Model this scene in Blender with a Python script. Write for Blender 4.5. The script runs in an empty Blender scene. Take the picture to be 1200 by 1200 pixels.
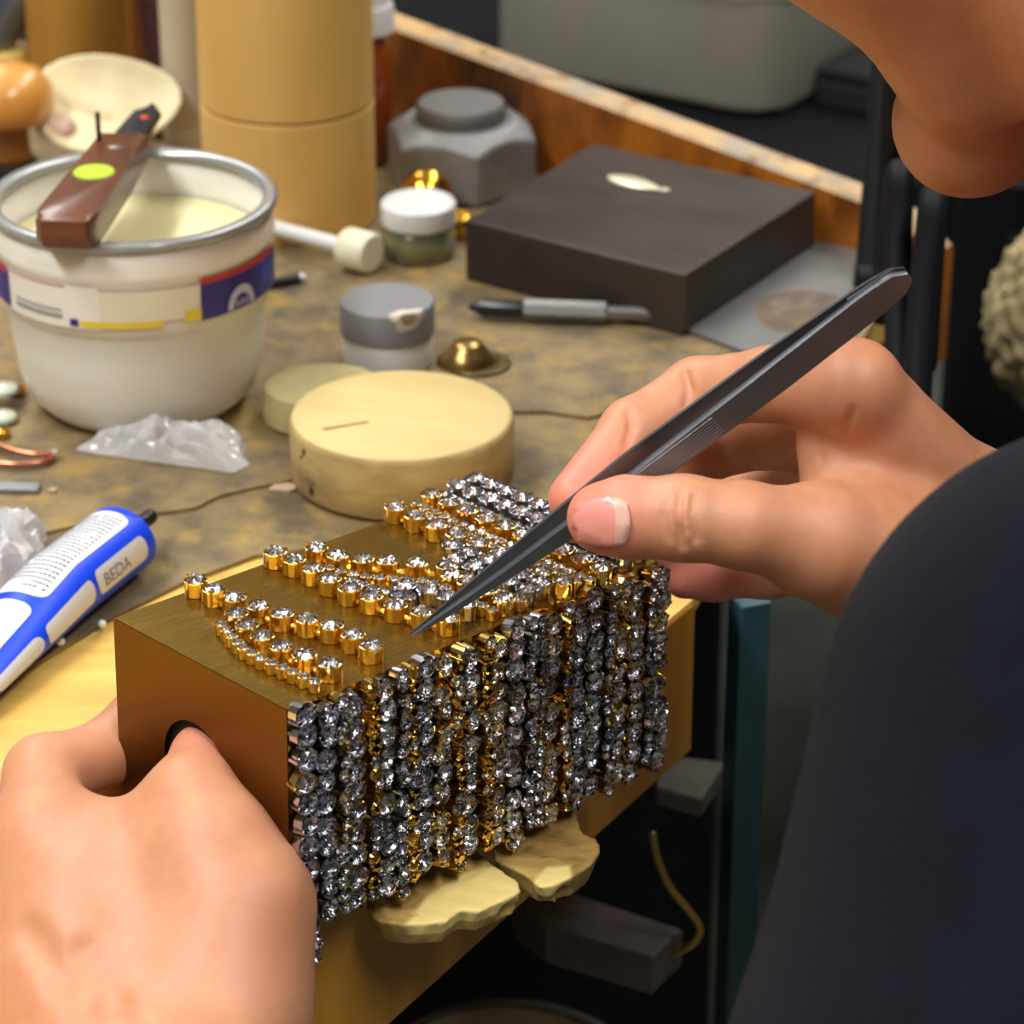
import bpy, bmesh, math, random
import numpy as np
from mathutils import Vector, Matrix
random.seed(7); rng = np.random.default_rng(7)
SC = bpy.context.scene; COL = SC.collection
V = Vector
R = math.radians

# ------------------------------------------------------------------ camera, world, lamps, exposure
PITCH = R(26); DIST = .80; FPX = 3600.0                     # focal length in pixels of the 1200 px frame
CAM = V((0, -DIST*math.cos(PITCH), DIST*math.sin(PITCH)))
FW = V((0, math.cos(PITCH), -math.sin(PITCH))); RT = V((1, 0, 0)); UP = RT.cross(FW)
cd = bpy.data.cameras.new('camera'); cam = bpy.data.objects.new('camera', cd); COL.objects.link(cam)
cam.location = CAM; cam.rotation_euler = (math.pi/2 - PITCH, 0, 0)
cd.sensor_width = 36; cd.lens = FPX/1200*36; cd.clip_start = .01
cd.dof.use_dof = True; cd.dof.focus_distance = .635; cd.dof.aperture_fstop = 25
SC.camera = cam
w = bpy.data.worlds.new('world'); SC.world = w; w.use_nodes = True
w.node_tree.nodes['Background'].inputs[0].default_value = (1, .96, .90, 1)
w.node_tree.nodes['Background'].inputs[1].default_value = .05
def lamp(name, loc, target, sx, sy, power, col):
    l = bpy.data.lights.new(name, 'AREA'); l.shape = 'RECTANGLE'; l.size = sx; l.size_y = sy; l.energy = power; l.color = col
    o = bpy.data.objects.new(name, l); COL.objects.link(o); o.location = loc
    o.rotation_euler = (V(target)-V(loc)).to_track_quat('-Z', 'Y').to_euler(); return o
# overhead fluorescents, extra rows added for crystal sparkle; added uplights brighten the white ceiling
for lx, ly, pw in ((-.85, -.75, 24), (.55, -.95, 17), (-.75, .65, 13), (.65, .80, 12), (-.75, 2.1, 9), (.65, 2.2, 9)):
    lamp('overhead_lamp', (lx, ly, 1.50), (lx, ly+.001, 0), .22, 1.2, pw, (1, .992, .970))
    lamp('fill_uplight', (lx, ly, 1.53), (lx, ly+.001, 3), .22, 1.2, 5, (1, .97, .92))
vs = SC.view_settings; vs.view_transform = 'Standard'; vs.look = 'None'; vs.gamma = 1; vs.use_curve_mapping = False; vs.exposure = 0.27

def at(px, py, d):                                          # point seen at a pixel, at depth d along the view
    return CAM + d*(FW + RT*((px-600)/FPX) - UP*((py-600)/FPX))
def on(px, py, z=0.0):                                      # point seen at a pixel on the level z
    r = FW + RT*((px-600)/FPX) - UP*((py-600)/FPX)
    return CAM + r*((z-CAM.z)/r.z)

# ------------------------------------------------------------------ materials
def lin(c): return tuple(((x/255+.055)/1.055)**2.4 if x/255 > .04045 else x/255/12.92 for x in c)
MATS = {}
def mat(name, col, rough=.5, metal=0, col2=None, scale=30, stretch=(1, 1, 1), bump=0, bscale=None, lo=.35, hi=.65,
        trans=0, alpha=1, coat=0, sss=0, emit=None, ior=None, col3=None, scale3=90, lo3=.55, hi3=.7, detail=4, flush=None, bst=None, spec=.5):
    if name in MATS: return MATS[name]
    m = bpy.data.materials.new(name); m.use_nodes = True; N = m.node_tree.nodes; L = m.node_tree.links
    b = N['Principled BSDF']; I = b.inputs
    I['Base Color'].default_value = (*lin(col), 1); I['Roughness'].default_value = rough; I['Metallic'].default_value = metal
    I['Transmission Weight'].default_value = trans; I['Alpha'].default_value = alpha; I['Coat Weight'].default_value = coat
    I['Specular IOR Level'].default_value = spec
    if ior: I['IOR'].default_value = ior
    if sss:
        I['Subsurface Weight'].default_value = sss; I['Subsurface Radius'].default_value = (1, .35, .2); I['Subsurface Scale'].default_value = .004
    tc = N.new('ShaderNodeTexCoord')
    def noise(sc, st, det=detail):
        mp = N.new('ShaderNodeMapping'); mp.inputs['Scale'].default_value = st
        L.new(tc.outputs['Object'], mp.inputs[0])
        n = N.new('ShaderNodeTexNoise'); n.inputs['Scale'].default_value = sc; n.inputs['Detail'].default_value = det; n.inputs['Roughness'].default_value = .62
        L.new(mp.outputs[0], n.inputs[0]); return n.outputs[0]
    def mix(fac, a, bcol, lo, hi):
        mr = N.new('ShaderNodeMapRange'); mr.inputs[1].default_value = lo; mr.inputs[2].default_value = hi; L.new(fac, mr.inputs[0])
        x = N.new('ShaderNodeMix'); x.data_type = 'RGBA'; L.new(mr.outputs[0], x.inputs[0])
        if isinstance(a, tuple): x.inputs[6].default_value = (*a, 1)
        else: L.new(a, x.inputs[6])
        x.inputs[7].default_value = (*bcol, 1); return x.outputs[2]
    out = lin(col)
    if col2: out = mix(noise(scale, stretch), out, lin(col2), lo, hi)
    if col3: out = mix(noise(scale3, stretch), out, lin(col3), lo3, hi3)
    if flush:
        a = N.new('ShaderNodeAttribute'); a.attribute_name = 'flush'; out = mix(a.outputs['Fac'], out, lin(flush), 0, 1)
    if not isinstance(out, tuple): L.new(out, I['Base Color'])
    if bump:
        bn = N.new('ShaderNodeBump'); bn.inputs['Strength'].default_value = bump; bn.inputs['Distance'].default_value = .001
        L.new(noise(bscale or scale*3, bst or stretch), bn.inputs['Height']); L.new(bn.outputs[0], I['Normal'])
    if emit: I['Emission Color'].default_value = (*lin(emit), 1); I['Emission Strength'].default_value = 1
    MATS[name] = m; return m

# ------------------------------------------------------------------ objects
def link(name, me, m=None, parent=None, smooth=False):
    o = bpy.data.objects.new(name, me); COL.objects.link(o)
    if m is not None:
        for x in (m if isinstance(m, (list, tuple)) else [m]): me.materials.append(x)
    if smooth:
        me.polygons.foreach_set('use_smooth', [True]*len(me.polygons))
    if parent is not None: o.parent = parent
    return o
def obj(name, bm, m=None, parent=None, smooth=False, angle=None):
    me = bpy.data.meshes.new(name); bmesh.ops.recalc_face_normals(bm, faces=bm.faces); bm.to_mesh(me); bm.free()
    o = link(name, me, m, parent, smooth or angle is not None)
    if angle is not None: me.set_sharp_from_angle(angle=R(angle))
    return o
def raw(name, verts, faces, m=None, parent=None, smooth=False):
    me = bpy.data.meshes.new(name); me.from_pydata([tuple(v) for v in verts], [], faces); me.update()
    return link(name, me, m, parent, smooth)
def tag(o, label=None, cat=None, group=None, kind=None):
    if label: o['label'] = label
    if cat: o['category'] = cat
    if group: o['group'] = group
    if kind: o['kind'] = kind
    return o
def thing(name, label, cat, loc=(0, 0, 0), rz=0, group=None):
    o = bpy.data.objects.new(name, None); COL.objects.link(o); o.location = loc; o.rotation_euler = (0, 0, rz); o.empty_display_size = .01
    return tag(o, label, cat, group)
def copy_tree(o, parent=None):
    c = o.copy(); COL.objects.link(c); c.parent = parent
    for ch in o.children: copy_tree(ch, c)
    return c
BM = bmesh.new
def box(bm, lo, hi, M=None, bev=0, seg=2):
    lo, hi = V(lo), V(hi)
    g = bmesh.ops.create_cube(bm, size=1, matrix=Matrix.Translation((lo+hi)/2) @ Matrix.Diagonal((*(hi-lo), 1)))['verts']
    if bev:
        es = list({e for v in g for e in v.link_edges})
        r = bmesh.ops.bevel(bm, geom=es, offset=bev, segments=seg, affect='EDGES', profile=.5)
        g = list({v for f in r['faces'] for v in f.verts} | {v for v in g if v.is_valid})
    if M is not None: bmesh.ops.transform(bm, matrix=M, verts=g)
    return bm
def lathe(bm, prof, n=40, M=None, cap0=True, cap1=True, sx=1, sy=1):
    rings = []
    for r, z in prof:
        rings.append([bm.verts.new(((V((r*sx*math.cos(2*math.pi*k/n), r*sy*math.sin(2*math.pi*k/n), z))) if M is None else
                                    M @ V((r*sx*math.cos(2*math.pi*k/n), r*sy*math.sin(2*math.pi*k/n), z)))) for k in range(n)])
    for a, b in zip(rings, rings[1:]):
        for k in range(n): bm.faces.new((a[k], a[(k+1) % n], b[(k+1) % n], b[k]))
    if cap0: bm.faces.new(rings[0][::-1])
    if cap1: bm.faces.new(rings[-1])
    return bm
def tube(bm, pts, r, n=10):
    pts = [V(p) for p in pts]; rs = r if isinstance(r, (list, tuple)) else [r]*len(pts); rings = []; prev = None
    for i, p in enumerate(pts):
        t = (pts[min(i+1, len(pts)-1)] - pts[max(i-1, 0)]).normalized()
        if prev is None: a = t.orthogonal().normalized()
        else: a = (prev - t*prev.dot(t)).normalized()
        prev = a; b = t.cross(a)
        rings.append([bm.verts.new(p + rs[i]*(a*math.cos(2*math.pi*k/n) + b*math.sin(2*math.pi*k/n))) for k in range(n)])
    for a, b in zip(rings, rings[1:]):
        for k in range(n): bm.faces.new((a[k], a[(k+1) % n], b[(k+1) % n], b[k]))
    bm.faces.new(rings[0][::-1]); bm.faces.new(rings[-1]); return bm
def spline(pts, n=8):                                       # Catmull-Rom through the points
    pts = [V(p) for p in pts]; P = [pts[0]*2-pts[1]] + pts + [pts[-1]*2-pts[-2]]; out = []
    for i in range(1, len(P)-2):
        for k in range(n):
            t = k/n; a, b, c, d = P[i-1:i+3]
            out.append(.5*((2*b) + (c-a)*t + (2*a-5*b+4*c-d)*t*t + (3*b-a-3*c+d)*t**3))
    return out + [pts[-1]]
def prism(bm, pts, z0, z1, bev=0):
    a = [bm.verts.new((p[0], p[1], z0)) for p in pts]; b = [bm.verts.new((p[0], p[1], z1)) for p in pts]; n = len(pts)
    fs = [bm.faces.new(a[::-1]), bm.faces.new(b)] + [bm.faces.new((a[k], a[(k+1) % n], b[(k+1) % n], b[k])) for k in range(n)]
    if bev: bmesh.ops.bevel(bm, geom=list({e for f in fs[:2] for e in f.edges}), offset=bev, segments=2, affect='EDGES', profile=.5)
    return bm
def frame(o, x, y, z): return Matrix(((x[0], y[0], z[0], o[0]), (x[1], y[1], z[1], o[1]), (x[2], y[2], z[2], o[2]), (0, 0, 0, 1)))
def Rz(a): return Matrix.Rotation(a, 4, 'Z')
def T(*p): return Matrix.Translation(p if len(p) == 3 else p[0])

# ------------------------------------------------------------------ implicit surfaces (bodies, cloth, carved wood)
class Field:
    """signed distance on a grid; smooth unions of tapered capsules; surface nets turn it into ONE continuous mesh"""
    def __init__(s, lo, hi, h):
        s.lo = np.array(lo, float); s.h = h; s.n = np.ceil((np.array(hi)-s.lo)/h).astype(int)+1
        s.D = np.full(s.n, .03, np.float32)
        s.ax = [(s.lo[i]+h*np.arange(s.n[i])).astype(np.float32) for i in range(3)]
    def sub(s, lo, hi):
        a = np.clip(np.floor((np.array(lo)-s.lo)/s.h).astype(int), 0, s.n); b = np.clip(np.ceil((np.array(hi)-s.lo)/s.h).astype(int)+1, 0, s.n)
        sl = tuple(slice(x, y) for x, y in zip(a, b))
        return sl, s.ax[0][sl[0]][:, None, None], s.ax[1][sl[1]][None, :, None], s.ax[2][sl[2]][None, None, :]
    @staticmethod
    def cap(X, Y, Z, a, b, r1, r2):
        d = [b[i]-a[i] for i in range(3)]; L2 = sum(x*x for x in d)+1e-12
        t = np.clip(((X-a[0])*d[0]+(Y-a[1])*d[1]+(Z-a[2])*d[2])/L2, 0, 1)
        return np.sqrt((X-a[0]-t*d[0])**2+(Y-a[1]-t*d[1])**2+(Z-a[2]-t*d[2])**2) - (r1+(r2-r1)*t)
    def add(s, a, b, r1, r2=None, k=.004, mode=1):
        r2 = r1 if r2 is None else r2; m = max(r1, r2)+max(k, .004)+.012
        lo = [min(a[i], b[i])-m for i in range(3)]; hi = [max(a[i], b[i])+m for i in range(3)]
        sl, X, Y, Z = s.sub(lo, hi)
        if 0 in s.D[sl].shape: return
        d = s.cap(X, Y, Z, a, b, r1, r2); D = s.D[sl]
        if mode == 1:
            h = np.maximum(k-np.abs(D-d), 0)/k; s.D[sl] = np.minimum(D, d)-h*h*k*.25
        else:
            h = np.maximum(k-np.abs(D+d), 0)/k; s.D[sl] = np.maximum(D, -d)+h*h*k*.25
    def chain(s, pts, k=.003):
        for (a, r1), (b, r2) in zip(pts, pts[1:]): s.add(a, b, r1, r2, k)
    def merge(s, o, k):
        h = np.maximum(k-np.abs(s.D-o.D), 0)/k; s.D = np.minimum(s.D, o.D)-h*h*k*.25
    def like(s):
        o = Field.__new__(Field); o.lo, o.h, o.n, o.ax = s.lo, s.h, s.n, s.ax; o.D = np.full(s.n, .03, np.float32); return o
    def hit(s, px, py, d0=.45, d1=.9):                      # first surface point along a view ray
        for d in np.arange(d0, d1, s.h*.5):
            p = at(px, py, float(d)); i = np.round((np.array(p)-s.lo)/s.h).astype(int)
            if (i >= 0).all() and (i < s.n).all() and s.D[tuple(i)] < 0: return p
        return None
    def mesh(s, smooth=2):
        D = s.D; S = D < 0; nx, ny, nz = D.shape
        off = [(i, j, k) for i in (0, 1) for j in (0, 1) for k in (0, 1)]
        cs = sum(S[i:nx-1+i, j:ny-1+j, k:nz-1+k].astype(np.int8) for i, j, k in off)
        ijk = np.argwhere((cs > 0) & (cs < 8)); idx = np.full((nx-1, ny-1, nz-1), -1, np.int32); idx[tuple(ijk.T)] = np.arange(len(ijk))
        val = np.stack([D[ijk[:, 0]+i, ijk[:, 1]+j, ijk[:, 2]+k] for i, j, k in off], 1); pos = np.zeros((len(ijk), 3)); cnt = np.zeros(len(ijk))
        O = np.array(off, float)
        for a in range(8):
            for b in range(a+1, 8):
                if np.abs(O[a]-O[b]).sum() == 1:
                    c = (val[:, a] < 0) != (val[:, b] < 0); t = val[c, a]/(val[c, a]-val[c, b])
                    pos[c] += O[a]+t[:, None]*(O[b]-O[a]); cnt[c] += 1
        P = s.lo + s.h*(ijk+pos/cnt[:, None]); F = []
        for ax in range(3):
            A = [slice(1, -1)]*3; A[ax] = slice(0, -1); Bs = list(A); Bs[ax] = slice(1, None)
            s0, s1 = S[tuple(A)], S[tuple(Bs)]; e = np.argwhere(s0 != s1); fl = s0[tuple(e.T)]
            e = e + np.array([1 if i != ax else 0 for i in range(3)]); u, v = [(1, 2), (2, 0), (0, 1)][ax]
            U_ = np.eye(3, dtype=int)[u]; V_ = np.eye(3, dtype=int)[v]
            q = np.stack([idx[tuple((e-U_-V_).T)], idx[tuple((e-V_).T)], idx[tuple(e.T)], idx[tuple((e-U_).T)]], 1)
            q[~fl] = q[~fl][:, ::-1]; F.append(q)
        F = np.concatenate(F)
        E_ = np.concatenate([F[:, [0, 1]], F[:, [1, 2]], F[:, [2, 3]], F[:, [3, 0]]]); deg = np.bincount(E_.ravel(), minlength=len(P))[:, None]
        for _ in range(smooth):
            acc = np.stack([np.bincount(E_[:, 0], P[E_[:, 1], i], len(P))+np.bincount(E_[:, 1], P[E_[:, 0], i], len(P)) for i in range(3)], 1)
            P = .5*P+.5*acc/np.maximum(deg, 1)
        return P, F
def npmesh(name, parts, m=None, parent=None):
    Ps = np.concatenate([p for p, f in parts]); o = 0; Fs = []
    for p, f in parts: Fs.append(f+o); o += len(p)
    Fs = np.concatenate(Fs); me = bpy.data.meshes.new(name)
    me.vertices.add(len(Ps)); me.vertices.foreach_set('co', Ps.astype(np.float32).ravel())
    me.loops.add(Fs.size); me.loops.foreach_set('vertex_index', Fs.astype(np.int32).ravel())
    me.polygons.add(len(Fs)); me.polygons.foreach_set('loop_start', np.arange(0, Fs.size, 4, dtype=np.int32)); me.update(calc_edges=True); me.validate()
    return link(name, me, m, parent, True)

# ------------------------------------------------------------------ the setting
def slab(name, lo, hi, m, **kw):
    bm = BM(); box(bm, lo, hi); return tag(obj(name, bm, m), kind='structure')
fl = slab('floor', (-2.5, -2, -.80), (3, 4, -.75), mat('floor_vinyl', (118, 120, 108), .5, col2=(80, 84, 78), scale=9))
slab('ceiling', (-2.5, -2, 1.85), (3, 4, 1.9), mat('ceiling_white', (225, 222, 214), .8))
wallm = mat('wall_grey', (120, 118, 112), .8)
slab('wall_back', (-2.5, 4, -.75), (3, 4.1, 1.85), wallm); slab('wall_front', (-2.5, -2.1, -.75), (3, -2, 1.85), wallm); slab('wall_left', (-2.6, -2, -.75), (-2.5, 4, 1.85), wallm); slab('wall_right', (3, -2, -.75), (3.1, 4, 1.85), wallm)

# ------------------------------------------------------------------ the jeweller's bench
pine = mat('bare_pine', (222, 182, 92), .5, col2=(196, 146, 62), scale=55, stretch=(.25, 1.6, 1), bump=.12, lo=.4, hi=.75)
honey = mat('varnished_apron_wood', (206, 148, 44), .38, col2=(178, 118, 26), scale=35, stretch=(1, 1, .3), col3=(110, 74, 30), scale3=120, lo3=.62, hi3=.8, bump=.1)
rail_w = mat('old_orange_wood', (178, 104, 20), .5, col2=(112, 58, 10), scale=45, stretch=(1, 1, .5), col3=(52, 30, 12), scale3=38, lo3=.58, hi3=.72, bump=.3)
dirt = mat('dirty_bench_sheet', (138, 116, 76), .62, col2=(94, 82, 62), scale=42, col3=(158, 130, 66), scale3=70, lo3=.52, hi3=.68, bump=.3, bscale=220, lo=.4, hi=.62, detail=7)
bench = thing('workbench', 'wooden jeweller\'s workbench with a grimy brown top and orange front apron', 'workbench', (0, 0, 0))
wx = Rz(0)
edge = [(-.30, -.613), (-.0462, -.1964), (.0445, -.0493), (.046, -.03), (.085, .085), (.118, .158)]
back = [(.10, .190), (-.0403, .300), (-.40, .52), (-.62, .1)]
bm = BM(); prism(bm, edge+back, -.014, 0); obj('bare_wood_top', bm, pine, bench)
d57 = V((.0907, .1471, 0)).normalized(); n57 = V((d57.y, -d57.x, 0))
A0 = V((-.30, -.613, 0)); A1 = V((.0445, -.0493, 0))
bm = BM(); prism(bm, [A0+n57*.0006, A1+n57*.0006, A1-n57*.03, A0-n57*.03], -.043, -.0004, .0008); obj('front_apron', bm, honey, bench)
# grimy working surface: an upper sheet whose worn front edge shows at left, and a thinner loose veneer over it
def sheet(name, front, back, z0, z1, m):
    pts = [on(x, y) for x, y in front]; pts = [(p.x, p.y) for p in pts]+back
    bm = BM(); prism(bm, pts, z0, z1); return obj(name, bm, m, bench)
sheet('work_surface', [(-260, 940), (0, 806), (70, 766), (130, 729), (212, 688), (300, 655), (420, 640), (560, 640), (760, 600), (980, 450), (1045, 345)],
      [(.098, .189), (-.041, .297), (-.40, .517), (-.615, .1)], .0002, .0012, dirt)
sheet('loose_veneer', [(-260, 700), (20, 640), (120, 617), (188, 609), (230, 603), (255, 590), (290, 581), (325, 574), (450, 545), (603, 490), (640, 490), (690, 497), (900, 440), (985, 372)],
      [(.094, .188), (-.041, .294), (-.39, .510), (-.60, .1)], .0013, .0022,
      mat('grimy_veneer', (142, 120, 80), .6, col2=(92, 80, 62), scale=48, col3=(160, 130, 62), scale3=60, lo3=.54, hi3=.68, bump=.3, bscale=240, lo=.4, hi=.62, detail=7))
TOP = .0023
# side rail, tall at the back and low at its rounded front end
rb0 = V((-.0403, .288, 0)); rb1 = V((.1216, .1689, 0)); rd = (rb1-rb0); rl = rd.length; rd.normalize(); rn = V((-rd.y, rd.x, 0))
bm = BM(); prof = []
NS = 60
ext = .16
for i in range(NS+1):
    s = -ext+(rl+ext+.010)*i/NS
    h = .0425+(.0185-.0425)*max(-.05, s)/rl
    if i >= NS-4: h -= .009*((i-NS+4)/4)**2.2
    prof.append((s, h))
rows = []
for s, h in prof:
    row = []
    for tt, zz in ((0, -.03), (0, h-.0012), (.0012, h), (.0108, h), (.012, h-.0012), (.012, -.03)):
        row.append(bm.verts.new(rb0+rd*s+rn*tt+V((0, 0, zz))))
    rows.append(row)
for a, b in zip(rows, rows[1:]):
    for k in range(5): bm.faces.new((a[k], a[k+1], b[k+1], b[k]))
bm.faces.new(rows[0]); bm.faces.new(rows[-1][::-1])
o = obj('side_rail', bm, [rail_w, mat('worn_rail_edge', (196, 158, 104), .6, col2=(150, 140, 125), scale=60, col3=(120, 84, 40), scale3=90)], bench)
for p in o.data.polygons:
    if p.normal.z > .5: p.material_index = 1
for a, b in (((.092, .17), .004), ((.05, .226), .006)):      # chips out of the rail face
    pass
# bench pin: wedge of carved wood sticking out of the front edge, split by a saw slot
pin = thing('bench_pin', 'carved pale wooden bench pin with a saw slot jutting out under the box', 'bench pin', on(560, 1010, -.006))
def carved(name, pix, zt, zb, m, cut, cutface):
    F = Field(on(380, 1140, -.02)-V((.012, .02, .01)), on(740, 880, 0)+V((.01, .02, .012)), .0006)
    X, Y, Z = F.ax[0][:, None, None], F.ax[1][None, :, None], F.ax[2][None, None, :]
    pg = [on(x, y, zt) for x, y in pix]; n = len(pg); d2 = np.full(F.n[:2], 9., np.float32); ins = np.zeros(F.n[:2], bool)
    x, y = F.ax[0][:, None], F.ax[1][None, :]
    for i in range(n):
        a, b = pg[i], pg[(i+1) % n]; ex, ey = b.x-a.x, b.y-a.y
        t = np.clip(((x-a.x)*ex+(y-a.y)*ey)/(ex*ex+ey*ey), 0, 1); d2 = np.minimum(d2, np.hypot(x-a.x-t*ex, y-a.y-t*ey))
        c = (a.y > y) != (b.y > y); ins ^= c & (x < ex*(y-a.y)/(ey+1e-12)+a.x)
    d2 = np.where(ins, -d2, d2)[:, :, None]
    rough = .00018*np.sin(X*900+Y*300)*np.sin(Y*700-X*500+Z*900)+.00012*np.sin(X*2100)*np.sin(Y*1800+2)
    d = np.maximum(d2+rough+.30*(zt-Z)*(Z < zt), np.maximum(Z-zt+rough*.7, zb-Z))
    for c, r in cut:
        d = np.maximum(d, -(np.sqrt((X-c.x)**2+(Y-c.y)**2+(Z-c.z)**2)-r))
    F.D = d.astype(np.float32); mm = F.mesh(2); o = npmesh(name, [mm], m, pin); o.matrix_parent_inverse = pin.matrix_world.inverted()
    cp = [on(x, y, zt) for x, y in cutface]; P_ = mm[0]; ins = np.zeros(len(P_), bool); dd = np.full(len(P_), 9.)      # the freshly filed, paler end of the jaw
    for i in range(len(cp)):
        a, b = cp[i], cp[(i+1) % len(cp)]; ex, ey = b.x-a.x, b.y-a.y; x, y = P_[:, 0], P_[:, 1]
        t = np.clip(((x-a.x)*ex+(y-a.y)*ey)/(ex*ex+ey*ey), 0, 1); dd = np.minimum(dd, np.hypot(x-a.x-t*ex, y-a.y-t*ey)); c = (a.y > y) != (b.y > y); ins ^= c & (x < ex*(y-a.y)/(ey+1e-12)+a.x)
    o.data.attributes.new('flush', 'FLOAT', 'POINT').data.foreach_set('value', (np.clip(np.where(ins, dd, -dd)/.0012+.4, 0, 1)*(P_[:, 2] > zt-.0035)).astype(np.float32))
bpy.context.view_layer.update()
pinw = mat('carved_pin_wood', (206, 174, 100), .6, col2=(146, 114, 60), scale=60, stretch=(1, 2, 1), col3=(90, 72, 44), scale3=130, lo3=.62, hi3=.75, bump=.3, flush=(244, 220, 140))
pin.location = on(560, 1010, -.006); bpy.context.view_layer.update()
zt = -.0015
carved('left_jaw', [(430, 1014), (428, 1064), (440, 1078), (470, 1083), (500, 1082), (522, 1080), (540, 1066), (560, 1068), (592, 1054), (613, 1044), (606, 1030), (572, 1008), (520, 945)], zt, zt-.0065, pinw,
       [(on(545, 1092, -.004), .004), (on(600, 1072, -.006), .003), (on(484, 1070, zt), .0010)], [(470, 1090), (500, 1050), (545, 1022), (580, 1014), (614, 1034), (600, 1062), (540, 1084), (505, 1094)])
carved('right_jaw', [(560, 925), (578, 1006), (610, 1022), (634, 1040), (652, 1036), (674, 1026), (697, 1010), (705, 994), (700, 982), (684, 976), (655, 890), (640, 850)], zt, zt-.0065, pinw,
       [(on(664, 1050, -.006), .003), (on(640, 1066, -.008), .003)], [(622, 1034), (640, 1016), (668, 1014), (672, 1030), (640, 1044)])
# under the bench: teal leg, dark drawer unit, ledges, wire, tub
dark = mat('black_paint', (9, 9, 11), .8, col2=(15, 15, 18), scale=14, spec=.12)
teal = mat('teal_enamel', (52, 92, 104), .45, col2=(40, 72, 84), scale=30)
def box_thing(name, label, cat, c, size, rz, m, bev=.002, z0=None):
    t = thing(name, label, cat, c, rz); bm = BM(); box(bm, (-size[0]/2, -size[1]/2, 0), (size[0]/2, size[1]/2, size[2]), bev=bev)
    obj('body', bm, m, t); return t
lp = on(878, 720, -.02)
t = thing('steel_post', 'slim teal painted steel post standing right of the wooden apron', 'post', (lp.x, lp.y, -.75))
bm = BM(); box(bm, (-.0043, -.0043, .003), (.0043, .0043, .735), Rz(R(20)), .0006); obj('post', bm, teal, t)
bm = BM(); box(bm, (-.02, -.02, 0), (.02, .02, .0035), Rz(R(20)), .0006); obj('foot_plate', bm, teal, t)
c = on(560, 900, -.05)
th57 = math.atan2(d57.y, d57.x)
t = thing('drawer_unit', 'black drawer unit in the shadow beneath the bench', 'cabinet', (A1-n57*.25-d57*.13+V((0, 0, -.75))), th57)
bm = BM(); box(bm, (-.30, -.10, 0), (.44, .10, .703), bev=.003); obj('carcass', bm, dark, t)
for k in range(3):
    bm = BM(); box(bm, (-.14, -.112, .06+k*.2), (.175, -.1005, .24+k*.2), bev=.003); d = obj('drawer_front', bm, dark, t)
    bm = BM(); tube(bm, [(-.02, -.113, .15+k*.2), (-.02, -.121, .15+k*.2), (.06, -.121, .15+k*.2), (.06, -.113, .15+k*.2)], .003); obj('handle', bm, dark, d)
def ledge(name, label, corners, z, th, m):
    ps = [on(x, y, z) for x, y in corners]; cx = sum(ps, V())/len(ps); t = thing(name, label, 'ledge', cx)
    bm = BM(); prism(bm, [(p.x-cx.x, p.y-cx.y) for p in ps], -th, 0, .0008); obj('plate', bm, m, t); return t
grey = mat('grey_steel_plate', (120, 116, 106), .5, col2=(92, 90, 84), scale=40)
ledge('drawer_slide', 'short grey metal ledge beside the teal post under the apron', [(765, 905), (800, 886), (852, 892), (822, 937), (770, 922)], -.075, .006, grey)
ledge('drawer_slide', 'long brownish grey bar low in the shadow under the bench pin', [(600, 1052), (655, 1040), (800, 1088), (765, 1122), (640, 1085)], -.10, .012, mat('brown_grey_bar', (104, 92, 86), .55, col2=(80, 70, 66), scale=40))
wp = [(764, 975, .80), (770, 1005, .80), (785, 1040, .80), (806, 1066, .80), (820, 1088, .80), (812, 1106, .80), (788, 1118, .805), (768, 1122, .81)]
bm = BM(); tube(bm, spline([at(*p) for p in wp]), .0010, 8)
tag(obj('brass_wire', bm, mat('dull_brass_wire', (176, 150, 74), .4, .6), smooth=True), 'bent yellow brass wire dangling in front of the dark drawer unit', 'wire')
tp = on(590, 1268, -.17)
t = thing('waste_tub', 'round beige tub with a grey rim on the dark shelf at the bottom edge', 'tub', (tp.x, tp.y, -.249))
bm = BM(); lathe(bm, [(.032, 0), (.036, .06), (.0375, .079), (.0355, .079), (.034, .06), (.03, .003)], 48); obj('wall', bm, mat('beige_tub', (186, 168, 134), .5), t, True)
bm = BM(); lathe(bm, [(.0376, .076), (.0392, .077), (.0392, .080), (.0352, .0805), (.0352, .0795), (.0376, .079)], 48, cap0=False, cap1=False); obj('rim', bm, grey, t, True)
t = thing('lower_shelf', 'dark shelf board low under the bench', 'shelf', (tp.x, tp.y, -.27), th57)
bm = BM(); box(bm, (-.20, -.048, 0), (.045, .042, .0205), bev=.002); obj('board', bm, dark, t)
for sx in (-.185, .03):
    for sy in (-.035, .03):
        bm = BM(); box(bm, (sx-.01, sy-.01, -.48), (sx+.01, sy+.01, 0)); obj('leg', bm, dark, t)

# ------------------------------------------------------------------ behind the bench
t = thing('back_table', 'long black table in the darkness beyond the bench rail', 'table', (.25, .86, -.75))
bm = BM(); box(bm, (-1.0, -.44, .66), (1.5, .7, .69), bev=.003); obj('table_top', bm, dark, t)
for sx in (-.95, 1.45):
    for sy in (-.3, .65):
        bm = BM(); box(bm, (sx-.03, sy-.03, 0), (sx+.03, sy+.03, .66)); obj('leg', bm, dark, t)
BT = -.0599
bp = on(868, 140, BT); th = R(-33)
t = thing('storage_bin', 'large cloudy plastic storage bin on the black table behind the rail', 'bin', (bp.x, bp.y, BT), th)
clr = mat('cloudy_plastic', (178, 176, 162), .4, trans=.35, alpha=.74, ior=1.3, col2=(164, 162, 148), scale=12)
bm = BM(); prism(bm, [(-.120, .002), (-.118, .0), (-.004, 0), (.006, .004), (.014, .014), (.014, .20), (-.120, .20)], .002, .10, .004)
for f in [f for f in bm.faces if f.normal.z > .9]: bm.faces.remove(f)
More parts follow.
